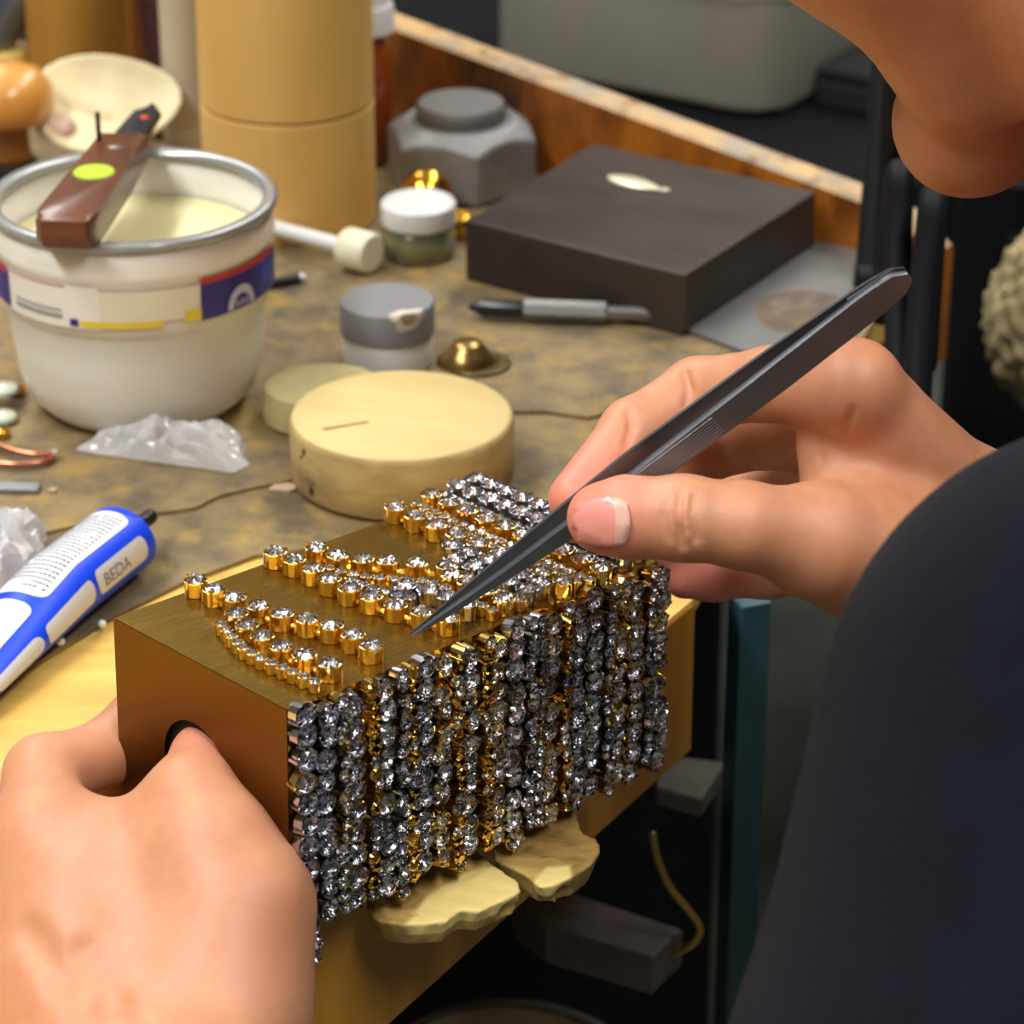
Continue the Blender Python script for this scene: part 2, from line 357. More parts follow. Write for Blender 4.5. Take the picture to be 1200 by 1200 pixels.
o = obj('bin_body', bm, clr, t, angle=40); md = o.modifiers.new('wall', 'SOLIDIFY'); md.thickness = .0015
bm = BM(); prism(bm, [(-.126, -.006), (.0, -.006), (.02, .010), (.02, .206), (-.126, .206)], .1002, .107, .002); obj('lid', bm, clr, t)
bm = BM(); prism(bm, [(-.123, -.003), (-.002, -.003), (.017, .012), (.017, .203), (-.123, .203)], .050, .054, .001)
for f in [f for f in bm.faces if abs(f.normal.z) > .9]: bm.faces.remove(f)
obj('ridge', bm, clr, t)
for k, (x, y, r, h, c) in enumerate([(-.018, .030, .018, .045, (190, 120, 40)), (-.062, .030, .020, .05, (150, 146, 136)), (-.094, .022, .010, .06, (214, 176, 50)), (-.104, .060, .012, .06, (110, 112, 112))]):
    bm = BM(); lathe(bm, [(r*.9, 0), (r, .003), (r, h*.8), (r*.7, h)], 20)
    g = obj('jar_in_bin', bm, mat('bin_content%d' % k, c, .5), None, True); g.matrix_world = T(bp.x, bp.y, BT) @ Rz(th) @ T(x, y, .0045)
    tag(g, ['small amber jar blurred inside the cloudy bin, rightmost inside', 'grey jar blurred inside the cloudy bin, second from its right end', 'yellow jar blurred inside the cloudy bin near its middle', 'dark grey jar blurred inside the cloudy bin, leftmost inside'][k], 'jar', 'jars inside the cloudy bin')
sp = on(1010, 165, BT)
t = thing('dark_case', 'dark grey case on the black table right of the cloudy bin', 'case', (sp.x+.03, sp.y+.05, BT), th)
bm = BM(); box(bm, (-.035, -.03, 0), (.10, .05, .012), bev=.002); obj('base', bm, mat('case_grey', (34, 34, 37), .7, spec=.2), t)
bm = BM(); box(bm, (-.035, -.03, .0121), (.10, .05, .018), bev=.002); obj('lid', bm, mat('case_grey', (34, 34, 37), .7, spec=.2), t)

# ------------------------------------------------------------------ tall things at the back left
tan_ = mat('tan_board', (224, 182, 108), .55, col2=(214, 168, 90), scale=26, stretch=(1, 1, .25), col3=(190, 138, 70), scale3=60, lo3=.66, hi3=.8)
tan2 = mat('ochre_board', (178, 130, 50), .55, col2=(156, 110, 38), scale=26, stretch=(1, 1, .25))
def cyl_thing(label, c, r, h, m, seam):
    t = thing('cardboard_tube', label, 'tube', c)
    for a, b, n in ((0, seam-.0004, 'lower_section'), (seam+.0002, h, 'upper_section')):
        bm = BM(); lathe(bm, [(r-.0006, a), (r, a+.0006), (r, b-.0004), (r-.0004, b)], 56); obj(n, bm, m, t, angle=40)
    return t
c = on(341, 252, TOP); cyl_thing('wide tan cardboard tube standing behind the white tub, a seam low around it', c, .0276, .15, tan_, .0395)
c = on(98, 120, TOP); cyl_thing('ochre cardboard tube at the back left behind the round wooden knob', c, .0185, .12, tan2, .009)
c = on(222, 185, TOP)
t = thing('white_pipe', 'pale grey plastic pipe standing between the two tan tubes', 'pipe', c)
bm = BM(); lathe(bm, [(.0079, 0), (.0079, .13), (.0068, .13), (.0068, .002)], 32); obj('pipe', bm, mat('pale_pipe', (196, 184, 164), .45), t, angle=40)
bm = BM(); lathe(bm, [(.0083, .0), (.0083, .012), (.0080, .0125)], 32, cap0=False, cap1=False); obj('collar', bm, mat('pale_pipe', (196, 184, 164), .45), t, True)
a = on(196, 150, TOP+.003); b = at(172, -60, (a-CAM).dot(FW)-.01)
t = thing('maroon_handle', 'dark maroon tool handle leaning against the pale pipe', 'handle', a)
bm = BM(); tube(bm, [(0, 0, 0), (b-a)*.3, (b-a)*.7, (b-a)], [.0062, .0060, .0056, .005], 16); obj('shaft', bm, mat('maroon_lacquer', (58, 12, 12), .35, coat=.4), t, True)
bm = BM(); tube(bm, [(b-a)*1.0005, (b-a)*1.06], [.005, .0036], 16); obj('end_cap', bm, mat('maroon_lacquer', (58, 12, 12), .35), t, True)
c = on(429, 188, TOP); k = (c-CAM).dot(FW)
t = thing('amber_bottle', 'amber brown bottle with a white cap half hidden behind the wide tube', 'bottle', c)
bm = BM(); lathe(bm, [(.0075, 0), (.0088, .001), (.0088, .038), (.0080, .042), (.0070, .044), (.0070, .0455)], 32); obj('bottle', bm, mat('amber_glass', (150, 66, 16), .2, coat=.5), t, True)
bm = BM(); lathe(bm, [(.0088, .0455), (.0104, .0458), (.0104, .0535), (.0098, .055), (.0090, .0552), (.0090, .0625), (.0082, .0635)], 32); obj('cap', bm, mat('white_cap', (226, 226, 226), .35), t, angle=40)
# mallet-like round wooden knob
c = on(14, 212, TOP)
knobw = mat('knob_wood', (212, 156, 80), .3, col2=(190, 128, 54), scale=40, stretch=(1, 1, .3), coat=.3)
t = thing('burr_pusher', 'round topped wooden knob tool standing upright at the left edge', 'tool', c)
bm = BM(); lathe(bm, [(.006, 0), (.009, .0005), (.009, .007), (.0085, .008)], 28); obj('ferrule', bm, mat('dark_ferrule', (40, 24, 18), .4), t, angle=40)
bm = BM(); lathe(bm, [(.0078, .0081), (.0070, .010), (.0066, .0185), (.0070, .0205)], 32); obj('neck', bm, mat('dark_knob_neck', (150, 96, 36), .35, col2=(120, 72, 24), scale=40, stretch=(1, 1, .3)), t, True)
bm = BM(); lathe(bm, [(.0070, .0206), (.0125, .0216), (.0152, .0240), (.0160, .0285), (.0150, .0335), (.0118, .0375), (.0060, .0398), (.0001, .0402)], 36, cap1=False); obj('knob', bm, knobw, t, True)
# pale wood tool with grey head
k = (c-CAM).dot(FW)+.05
c2 = on(8, 120, TOP)
t = thing('burnisher', 'pale wooden tool with a curved grey metal head at the top left corner', 'tool', c2)
bm = BM(); lathe(bm, [(.006, 0), (.0085, .001), (.0080, .008), (.0096, .012), (.0096, .0195), (.0088, .0205)], 28); obj('handle', bm, mat('pale_wood', (214, 184, 98), .45, col2=(190, 154, 76), scale=30), t, angle=40)
bm = BM(); tube(bm, [(-.004, 0, .0206), (-.002, 0, .025), (.002, 0, .031), (.007, 0, .038), (.010, 0, .047)], [.0070, .0078, .0076, .0068, .005], 18); obj('head', bm, mat('steel_grey', (120, 124, 134), .3, .85), t, True)
# off-white dished shell with crease
c = on(125, 205, TOP)
t = thing('dust_mask', 'off-white dished mask with a crease and a faint pink stain behind the tub', 'mask', c)
bm = BM(); G = {}
nu, nv = 26, 16
for i in range(nu+1):
    for j in range(nv+1):
        a = math.pi*2*i/nu; r = j/nv
        rr = (1+.05*math.sin(3*a+1))*1.12
        x, y = .0225*rr*r*math.cos(a), .0170*rr*r*math.sin(a)
        z = .0045*(r**2.4)-.0022*math.exp(-((y+.35*x+.004)/.0018)**2)*(x < .004)
        G[i % nu, j] = G.get((i % nu, j)) or bm.verts.new((x, y, z))
for i in range(nu):
    for j in range(nv):
        if j == 0: continue
        bm.faces.new((G[i, j], G[(i+1) % nu, j], G[(i+1) % nu, (j+1)], G[i, (j+1)])) if j < nv else None
bmesh.ops.remove_doubles(bm, verts=[G[i, 0] for i in range(nu)], dist=1e-6)
bmesh.ops.contextual_create(bm, geom=[G[i, 1] for i in range(nu)])
bm.verts.ensure_lookup_table()
bmesh.ops.transform(bm, matrix=T(0, .004, .0215) @ Matrix.Rotation(R(40), 4, 'X'), verts=bm.verts)
o = obj('shell', bm, mat('off_white_fibre', (228, 216, 178), .8, col2=(214, 200, 158), scale=60, bump=.1), t, True); md = o.modifiers.new('thick', 'SOLIDIFY'); md.thickness = .0012
bm = BM(); lathe(bm, [(.0001, 0), (.006, .0004), (.0001, .0009)], 20, sx=1.1, sy=.8, cap0=False, cap1=False)
bmesh.ops.transform(bm, matrix=T(0, .004, .0215) @ Matrix.Rotation(R(40), 4, 'X') @ T(-.0150, -.0092, .0036), verts=bm.verts); obj('stain', bm, mat('pink_stain', (236, 204, 188), .8), t, True)

# ------------------------------------------------------------------ white tub with label, pocket knife on its rim
c = on(168, 466, TOP); c.z = TOP
white = mat('milky_plastic', (243, 240, 232), .38, sss=.15, col2=(236, 231, 218), scale=20)
tub = thing('plastic_tub', 'large white plastic tub with a torn blue and yellow label', 'tub', c)
RR = .0392; HH = .060
bm = BM(); lathe(bm, [(.024, 0), (.0272, .0012), (.0312, .0052), (.0336, .012), (.0348, .022), (.0356, .0318), (.0362, .0330), (.0370, .0338), (.0374, .0360), (.0378, .0485), (.0383, .0495), (.0384, .0512), (.0380, .0525), (.0384, .0580),
    (.0368, .0580), (.0362, .0480), (.0340, .026), (.031, .013), (.022, .0105), (.0001, .0105)], 72, cap1=False); obj('bucket_wall', bm, white, tub, True)
bm = BM(); lathe(bm, [(.0386, .0575), (.0394, .0582), (.0395, .0598), (.0388, .0605), (.0362, .0604), (.0352, .0590), (.0352, .0582), (.0372, .0576), (.0386, .0575)], 72, cap0=False, cap1=False)
obj('rim', bm, mat('clear_grey_rim', (158, 160, 160), .22, .3, coat=.5), tub, True)
bm = BM(); lathe(bm, [(.0001, .0470), (.0150, .0471), (.0300, .0470), (.0355, .0472)], 48, cap0=False, cap1=False)
obj('contents', bm, mat('cream_paste', (236, 226, 172), .3, bump=.25, bscale=45), tub, True)
lm = {}
def band(quads, name, parent, r0=.0379, r1=.0386):
    ms = []; bm = BM()
    for a0, a1, z0, z1, mt in quads:
        if mt not in ms: ms.append(mt)
        n = max(2, int(abs(a1-a0)/4)); prev = None
        for i in range(n+1):
            a = R(a0+(a1-a0)*i/n); za0 = z0(i/n) if callable(z0) else z0; za1 = z1(i/n) if callable(z1) else z1
            rr = lambda z: r0+(r1-r0)*(z-.036)/.0125
            cur = (bm.verts.new((rr(za0)*math.sin(a), -rr(za0)*math.cos(a), za0)), bm.verts.new((rr(za1)*math.sin(a), -rr(za1)*math.cos(a), za1)))
            if prev: bm.faces.new((prev[0], cur[0], cur[1], prev[1])).material_index = ms.index(mt)
            prev = cur
    me = bpy.data.meshes.new(name); bm.to_mesh(me); bm.free(); return link(name, me, ms, parent, True)
navy = mat('label_navy', (34, 26, 128), .4); blue = mat('label_blue', (40, 92, 214), .4); red = mat('label_red', (200, 34, 34), .4); yel = mat('label_yellow', (236, 208, 50), .4)
gline = mat('label_grey', (150, 146, 150), .4); wlab = mat('label_white', (240, 236, 226), .45); fred = mat('label_faded_red', (204, 132, 100), .45); cream = mat('label_cream', (234, 227, 200), .5); lav = mat('label_lavender', (196, 196, 226), .4)
band([(-70, -8, .0360, .0482, wlab), (-8, 33, .0382, .0470, cream)], 'label', tub, .0382, .0385)
band([(-84, -54, .0368, .0478, navy), (-62, -55, .0462, .0484, red), (-80, -74, .0462, .0480, wlab), (-53, -22, .0475, .0480, fred), (-49, -24, .0405, .0410, gline), (-49, -24, .0385, .0396, gline),
      (-20.5, -17, .0368, .0388, navy), (-16, 17, .0368, .0385, yel), (26, 33, .0370, .0402, yel), (33, 84, .0366, .0468, navy), (66, 84, .0400, .0462, blue), (33, 84, .0468, .0484, red)], 'label_print', tub, .0385, .0387)
arc = []
bm = BM(); prev = None
for i in range(19):
    th_ = math.pi*i/18; pr = []
    for rad in (.0026, .0042):
        a = R(53)+rad*1.25*math.cos(th_)/.0383; z = .0372+rad*1.5*math.sin(th_); pr.append(bm.verts.new((.0389*math.sin(a), -.0389*math.cos(a), z)))
    if prev: bm.faces.new((prev[0], prev[1], pr[1], pr[0]))
    prev = pr
for k in (-1, 0, 1):
    a = R(53)+k*.045; q = [bm.verts.new((.0389*math.sin(a+dx), -.0389*math.cos(a+dx), z)) for dx, z in ((-.012, .0376), (.012, .0376), (.008, .0396), (-.008, .0396))]; bm.faces.new(q)
obj('emblem', bm, lav, tub)
zk = TOP+HH+.0010
p0 = on(74, 272, zk+.004); p1 = on(146, 172, zk+.004); ax = (p1-p0); ax.z = 0; KL = ax.length; ax.normalize(); sy_ = V((-ax.y, ax.x, 0))
kn = thing('pocket_knife', 'brown wooden handled knife with a lime sticker resting across the tub rim', 'knife', (p0.x, p0.y, zk)); kn.rotation_euler = (0, 0, math.atan2(ax.y, ax.x))
wal = mat('walnut', (112, 62, 38), .35, col2=(80, 42, 26), scale=70, stretch=(.25, 1, 1), coat=.2)
bm = BM(); prism(bm, [(-.003, -.0068), (0, -.0082), (.004, -.0086), (KL*.6, -.0080), (KL, -.0070), (KL, .0070), (KL*.5, .0068), (.004, .0076), (0, .0072), (-.003, .005)], 0, .0085, .0018); obj('handle', bm, wal, kn, angle=35)
bm = BM(); lathe(bm, [(.0001, .0087), (.0052, .0087), (.0056, .0083)], 28, M=T(KL*.50, 0, 0.0002), cap0=False, cap1=False); obj('sticker', bm, mat('lime_sticker', (178, 214, 36), .5), kn)
bm = BM(); lathe(bm, [(.0001, .0089), (.0022, .0087)], 16, M=T(KL*.80, -.001, 0), cap0=False, cap1=False, sx=.7); obj('rivet', bm, mat('rivet_steel', (180, 170, 160), .3, .8), kn)
bl = mat('knife_steel', (96, 96, 104), .3, .9)
bm = BM(); prism(bm, [(KL*.7, -.0045), (KL+.008, -.0045), (KL+.028, -.0040), (KL+.036, .000), (KL+.030, .0045), (KL+.012, .0052), (KL*.7, .0045)], .0030, .0046, .0004); obj('blade', bm, bl, kn)
bm = BM(); prism(bm, [(KL+.006, -.0042), (KL+.027, -.0038), (KL+.0345, .0), (KL+.028, .001), (KL+.008, .0005)], .00465, .0058, .0003); obj('backspring', bm, mat('knife_steel_dark', (54, 54, 62), .35, .8), kn)
bm = BM(); lathe(bm, [(.0001, .0064), (.0010, .0062), (.0012, .0058)], 12, M=T(KL+.020, -.001, 0), cap0=False, cap1=False); obj('red_mark', bm, mat('orange_red', (232, 84, 44), .5), kn)
bm = BM(); tube(bm, [(KL*.88, .005, .0075), (KL*.88, .005, .0165)], .0007, 8); obj('pin', bm, mat('black_iron', (34, 32, 30), .4, .5), kn)

# ------------------------------------------------------------------ steel blocks
iron = mat('grey_iron', (146, 148, 150), .5, .35, col2=(122, 120, 116), scale=60, col3=(150, 134, 116), scale3=40, lo3=.62, hi3=.75, bump=.25)
c = on(541, 214, TOP)
t = thing('dapping_block', 'grey iron hexagonal block with a raised round boss behind the black slab', 'block', c, R(12))
bm = BM(); hx = [(.0252*math.cos(R(60*k+30)), .0252*math.sin(R(60*k+30))) for k in range(6)]
prism(bm, hx, 0, .034)
lathe(bm, [(.0001, -.01), (.0235, -.01), (.0235, .0), (.0246, .030), (.0215, .0335), (.0001, .0335)], 6, M=T(0, 0, 0)) if False else None
F = Field((-.03, -.03, -.002), (.03, .03, .04), .0008); bm.free()
X, Y, Z = F.ax[0][:, None, None], F.ax[1][None, :, None], F.ax[2][None, None, :]
hd = np.maximum.reduce([np.abs(X*math.cos(R(a))+Y*math.sin(R(a)))-.0225 for a in (0, 60, 120)])
cone = (np.sqrt(X*X+Y*Y)+(Z-.0195)*1.35)*.6-.0228*.6      # chamfered shoulder of a nut
F.D = np.maximum(np.maximum(hd, cone), np.maximum(Z-.0225, .0005-Z)).astype(np.float32)
npmesh('hex_body', [F.mesh(1)], iron, t).data.set_sharp_from_angle(angle=R(30))
bm = BM(); lathe(bm, [(.0145, .0226), (.0148, .0230), (.0148, .0268), (.0138, .0281), (.0001, .0283)], 40, cap1=False); obj('boss', bm, mat('dark_iron', (112, 112, 110), .5, .35, bump=.15), t, angle=40)
L_, B_, R_, F_ = [on(x, y, TOP+.0195) for x, y in ((546, 258), (695, 167), (956, 224), (803, 322))]
cc = (L_+B_+R_+F_)/4
t = thing('steel_bench_block', 'flat black square steel slab on the bench', 'block', (cc.x, cc.y, TOP), R(-33))
pts = [(Rz(R(33)) @ (p-cc)) for p in (L_, F_, R_, B_)]
bm = BM(); prism(bm, [(p.x, p.y) for p in pts], 0, .0195, .0009); obj('slab', bm, mat('blackened_steel', (46, 38, 35), .42, .25, col2=(64, 55, 49), scale=25, stretch=(1, 2.5, 1), col3=(92, 82, 74), scale3=80, lo3=.66, hi3=.8, bump=.12), t)
a = on(712, 208, TOP+.0196); b = on(784, 227, TOP+.0196); u = (b-a)
t = thing('leaf_pendant', 'small silvery leaf shaped pendant lying on the black slab', 'pendant', a, math.atan2(u.y, u.x)); ll = u.length
bm = BM(); vs_ = []
for i in range(13):
    s = i/12; wd = .0042*math.sin(math.pi*s**.8)**.8+.0002; vs_.append([bm.verts.new((s*ll*.86, k*wd*.5, .0008+.0011*(1-abs(k)/2)*math.sin(math.pi*s))) for k in (-2, -1, 0, 1, 2)])
for p, q in zip(vs_, vs_[1:]):
    for k in range(4): bm.faces.new((p[k], p[k+1], q[k+1], q[k]))
o = obj('leaf', bm, mat('pale_silver', (226, 220, 190), .35, .5), t, True); md = o.modifiers.new('t', 'SOLIDIFY'); md.thickness = .0008
bm = BM(); tube(bm, [(ll*.93+.0012*math.cos(x), .0012*math.sin(x), .0008) for x in np.linspace(0, 6.2, 16)], .0004, 6); obj('ring', bm, mat('pale_silver', (226, 220, 190), .35, .5), t, True)
# scriber, steel sheet
a = on(549, 362, TOP+.003); b = on(781, 371, TOP+.003); u = b-a; ll = u.length
t = thing('graver', 'short steel graver with a knurled middle lying in front of the black slab', 'graver', (a.x, a.y, TOP+.0036), math.atan2(u.y, u.x))
st = mat('bright_steel', (150, 150, 150), .28, .9); MX = Matrix.Rotation(R(90), 4, 'Y')
bm = BM(); lathe(bm, [(.0006, 0), (.0026, .004), (.0026, ll*.28)], 16, M=MX); obj('chisel_tip', bm, mat('dark_tool_steel', (62, 62, 64), .3, .85), t, angle=30)
bm = BM(); lathe(bm, [(.0031, ll*.281), (.0034, ll*.29), (.0034, ll*.695), (.0031, ll*.70)], 8, M=MX); obj('knurled_grip', bm, mat('knurled_steel', (140, 140, 140), .4, .9, bump=.6, bscale=900), t)
bm = BM(); lathe(bm, [(.0022, ll*.701), (.0022, ll*.95), (.0030, ll*.96), (.0030, ll*.99), (.0026, ll)], 16, M=MX); obj('shank', bm, st, t, angle=30)
t = thing('steel_sheet', 'flat grey steel sheet with a brown stain lying right of the black slab', 'sheet', on(900, 350, TOP))
pl = [on(x, y, TOP)-on(900, 350, TOP) for x, y in ((800, 388), (958, 286), (1040, 292), (1050, 320), (985, 372), (905, 420), (870, 415))]
bm = BM(); prism(bm, [(p.x, p.y) for p in pl], .0001, .0012); obj('sheet', bm, mat('zinc_sheet', (122, 122, 120), .45, .4, col2=(106, 106, 104), scale=40, bump=.08), t)
q = on(945, 372, TOP)-on(900, 350, TOP)
bm = BM(); lathe(bm, [(.0001, .00145), (.013, .00142), (.0150, .00125)], 30, M=T(q), cap0=False, cap1=False, sx=1.0, sy=1.25); obj('rust_stain', bm, mat('rust_stain', (112, 90, 66), .6, col2=(84, 70, 58), scale=80, col3=(122, 112, 100), scale3=60), t)

# ------------------------------------------------------------------ jars, discs and small bits
c = on(491, 298, TOP)
t = thing('glass_jar', 'small glass jar of yellowish stuff with a white screw cap', 'jar', c)
bm = BM(); lathe(bm, [(.0100, 0), (.0115, .0012), (.0116, .0085), (.0100, .0102), (.0088, .0105), (.0084, .0102), (.0104, .0080), (.0104, .0016), (.0001, .0014)], 36, cap1=False); obj('glass', bm, mat('jar_glass', (236, 240, 226), .05, trans=.95, ior=1.4), t, True)
bm = BM(); lathe(bm, [(.0001, .0016), (.0101, .0018), (.0101, .0060), (.0001, .0063)], 28, cap0=False, cap1=False); obj('contents', bm, mat('yellow_green_stuff', (156, 146, 60), .5, col2=(118, 112, 40), scale=200), t, True)
bm = BM(); lathe(bm, [(.0088, .0107), (.0114, .0108), (.0117, .0116), (.0117, .0170), (.0108, .0180), (.0096, .0182), (.0090, .0175), (.0001, .0174)], 40, cap1=False); obj('screw_cap', bm, mat('white_cap', (226, 226, 226), .35), t, angle=40)
brass = mat('polished_brass', (222, 170, 60), .16, 1)
c = on(500, 258, TOP); bm = BM(); bmesh.ops.create_icosphere(bm, subdivisions=4, radius=.0086)
o = tag(obj('brass_ball', bm, brass, None, True), 'shiny brass ball behind the white capped jar', 'ball'); o.location = (c.x, c.y, TOP+.0087)
c = on(541, 276, TOP); t = thing('brass_ferrule', 'small brass ring between the glass jar and the black slab', 'ring', c)
bm = BM(); lathe(bm, [(.0038, 0), (.0044, .0006), (.0044, .006), (.0032, .0075), (.0026, .0075), (.0026, .0005)], 24); obj('ring', bm, brass, t, True)
c = on(455, 424, TOP)
t = thing('grey_lidded_jar', 'white jar with a chipped grey lid behind the wooden discs', 'jar', c)
bm = BM(); lathe(bm, [(.0122, 0), (.0130, .0008), (.0132, .0090), (.0128, .0096)], 40); obj('pot', bm, mat('white_cap', (226, 226, 226), .35), t, angle=40)
gl = mat('grey_lid', (134, 134, 138), .45)
bm = BM(); lathe(bm, [(.0130, .0097), (.0136, .0099), (.0136, .0186), (.0132, .0192), (.0001, .0194)], 48, cap1=False); obj('lid', bm, gl, t, angle=40)
bm = BM()
for r_, k_, z_ in ((.0048, 0, .0001),):
    N_ = 20; ctr = []
    for ring in (0, .45, 1):
        row = []
        for i in range(N_):
            a = 2*math.pi*i/N_; rr = r_*ring*(1+.14*math.sin(3*a+.5)+.1*math.sin(5*a)); an = R(-62)+rr*math.cos(a)/.0137*1.1; zz = .0182+rr*math.sin(a)*.72
            rad = .0138
            if zz > .0190: rad = .0138-(zz-.0190)*1.7; zz = .0196
            row.append(bm.verts.new((rad*math.cos(an), rad*math.sin(an), zz)))
        ctr.append(row)
    for ra, rb, mi in ((ctr[1], ctr[2], 0),):
        for i in range(N_): bm.faces.new((ra[i], ra[(i+1) % N_], rb[(i+1) % N_], rb[i])).material_index = 0
    bm.faces.new(ctr[1]).material_index = 1
obj('chip', bm, [mat('chip_white', (216, 206, 188), .6), mat('chip_brown', (158, 118, 50), .6)], t)
c = on(548, 424, TOP)
t = thing('brass_button', 'small conical brass stud on the bench right of the grey lidded jar', 'stud', c)
bm = BM(); lathe(bm, [(.0085, 0), (.0088, .0008), (.0062, .0034), (.0044, .0056), (.0040, .0062), (.0001, .0064)], 32, cap1=False); obj('stud', bm, mat('aged_brass', (176, 144, 84), .3, .85, col2=(130, 108, 64), scale=80), t, True)
bm = BM(); lathe(bm, [(.0092, 0.0001), (.0094, .0006), (.0080, .0007)], 32, M=T(.003, -.002, 0), sx=1.0, cap1=True); obj('shadow_disc', bm, mat('olive_shadow', (96, 82, 40), .4, .5), t, True)  # offset olive disc stands in for the stud's cast shadow
c = on(378, 488, TOP)
t = thing('small_wooden_disc', 'smaller greenish wooden disc half hidden behind the big wooden disc', 'disc', c, R(20))
bm = BM(); lathe(bm, [(.0140, 0), (.0158, .0008), (.0162, .0065), (.0150, .0098), (.0136, .0104), (.0001, .0106)], 44, cap1=False, sx=1.05, sy=.95); obj('disc', bm, mat('greenish_wood', (186, 172, 120), .6, col2=(160, 150, 102), scale=50, col3=(150, 156, 130), scale3=60, lo3=.6, hi3=.72, bump=.2), t, angle=40)
c = on(472, 554, TOP)
t = thing('wooden_disc', 'large round pale wooden disc with a crack behind the gold box', 'disc', c, R(-15))
wd = mat('pale_disc_wood', (216, 194, 134), .6, col2=(204, 178, 116), scale=28, stretch=(.3, 1.4, 1), col3=(188, 158, 100), scale3=50, lo3=.66, hi3=.8, bump=.12)
wds = mat('disc_bark_side', (196, 172, 118), .65, col2=(160, 138, 88), scale=50, stretch=(1, 1, 2.5), col3=(120, 104, 70), scale3=70, lo3=.64, hi3=.76, bump=.2)
bm = BM(); lathe(bm, [(.0288, 0), (.0296, .0008), (.0297, .0155), (.0290, .0170), (.0280, .01745), (.0150, .0176), (.0001, .0176)], 72, cap1=False)
o = obj('disc', bm, [wd, wds], t, angle=50)
for p in o.data.polygons:
    if abs(p.normal.z) < .7: p.material_index = 1
bm = BM(); M_ = Rz(R(15+22)); box(bm, (-.0195, -.0004, .01755), (-.007, .0004, .01775), T(-.001, -.004, 0) @ M_); obj('crack', bm, mat('crack_brown', (132, 96, 54), .8), t)
bm = BM()
for an, z, r_ in ((-118, .0135, .0011), (-121, .0115, .0007), (-112, .0035, .0013)):
    lathe(bm, [(.0001, .0002), (r_, .0001), (r_, -.0003)], 10, M=Rz(R(an-130+116)) @ T(.0297, 0, z) @ Matrix.Rotation(R(90), 4, 'Y'), cap0=False, cap1=False, sy=.7)
obj('knot', bm, mat('knot_dark', (48, 34, 20), .8), t)
# white rod with a blocky end
a = on(318, 268, TOP+.006); b = on(408, 292, TOP+.006); u = b-a
t = thing('white_rod', 'white rod with a blocky end cap lying in front of the wide tan tube', 'rod', (a.x, a.y, TOP+.0066), math.atan2(u.y, u.x)); ll = u.length
bm = BM(); lathe(bm, [(.0022, 0), (.0024, .001), (.0024, ll)], 20, M=MX); obj('rod', bm, mat('white_cap', (226, 226, 226), .35), t, angle=40)
bm = BM(); lathe(bm, [(.0058, ll-.001), (.0064, ll), (.0064, ll+.0085), (.0056, ll+.0095)], 28, M=MX); obj('end_cap', bm, mat('ivory', (232, 228, 198), .4), t, angle=40)
a = on(318, 330, TOP+.002); b = on(358, 323, TOP+.002); u = b-a
t = thing('black_probe', 'thin black probe with a pale tip poking out behind the tub', 'probe', (a.x, a.y, TOP+.0016), math.atan2(u.y, u.x)); ll = u.length
bm = BM(); lathe(bm, [(.0015, -.02), (.0015, ll*.8), (.0011, ll*.82)], 14, M=MX); obj('shaft', bm, mat('black_rubber', (40, 34, 32), .5), t, angle=40)
bm = BM(); lathe(bm, [(.0012, ll*.821), (.0014, ll*.9), (.0008, ll)], 14, M=MX); obj('tip', bm, mat('white_cap', (226, 226, 226), .35), t, True)
# at the left edge: mother-of-pearl discs, brass bits, copper wire ends, strip
pearl = mat('pearl_shell', (226, 226, 204), .25, col2=(196, 214, 196), scale=90, coat=.5)
for x, y, r, z, lb in ((6, 474, .0045, .0035, 'pale pearl disc lying on a brass setting at the left edge, upper of two'), (4, 494, .0042, .0002, 'pale pearl disc at the left edge, lower of two')):
    c = on(x, y, TOP); t = thing('pearl_disc', lb, 'disc', (c.x, c.y, TOP+z), 0, 'pearl discs at the left edge'); bm = BM(); lathe(bm, [(r*.6, 0), (r, .0008), (r*.8, .0022), (.0001, .0028)], 24, cap1=False); obj('disc', bm, pearl, t, True)
for x, y, lb in ((20, 462, 'tiny brass setting beside the tub at the left edge'), (2, 512, 'tiny brass setting below the pearl discs at the left edge')):
    c = on(x, y, TOP); t = thing('brass_setting', lb, 'setting', c); bm = BM(); lathe(bm, [(.0018, 0), (.0026, .0006), (.0022, .0024), (.0012, .0026)], 12); obj('cup', bm, brass, t, True)
copper = mat('copper', (196, 126, 96), .3, .9)
t = thing('copper_tweezers', 'copper coloured wire tweezers with a bright tip at the left edge', 'tweezers', on(20, 540, TOP))
o0 = on(20, 540, TOP)
for pts, zz in (([(-60, 512), (-10, 528), (15, 537), (40, 541), (62, 540)], .0022), ([(-60, 556), (-10, 549), (20, 550), (50, 547), (62, 541)], .0014)):
    bm = BM(); tube(bm, spline([on(x, y, TOP)-o0+V((0, 0, zz)) for x, y in pts]), .0009, 8); obj('arm', bm, copper, t, True)
bm = BM(); tube(bm, [on(56, 540, TOP)-o0+V((0, 0, .0020)), on(69, 538, TOP)-o0+V((0, 0, .0020))], .0011, 8); obj('tip', bm, mat('pale_silver', (226, 220, 190), .35, .5), t, True)
c = on(0, 574, TOP); t = thing('grey_strip', 'flat blue-grey metal strip lying at the left edge above the glue tube', 'strip', c, R(-2))
bm = BM(); box(bm, (-.035, -.0022, .0001), (.0105, .0022, .0014), bev=.0003); obj('strip', bm, mat('bluegrey_metal', (150, 152, 156), .35, .5), t)
chipm = mat('pale_chip', (196, 168, 142), .7)
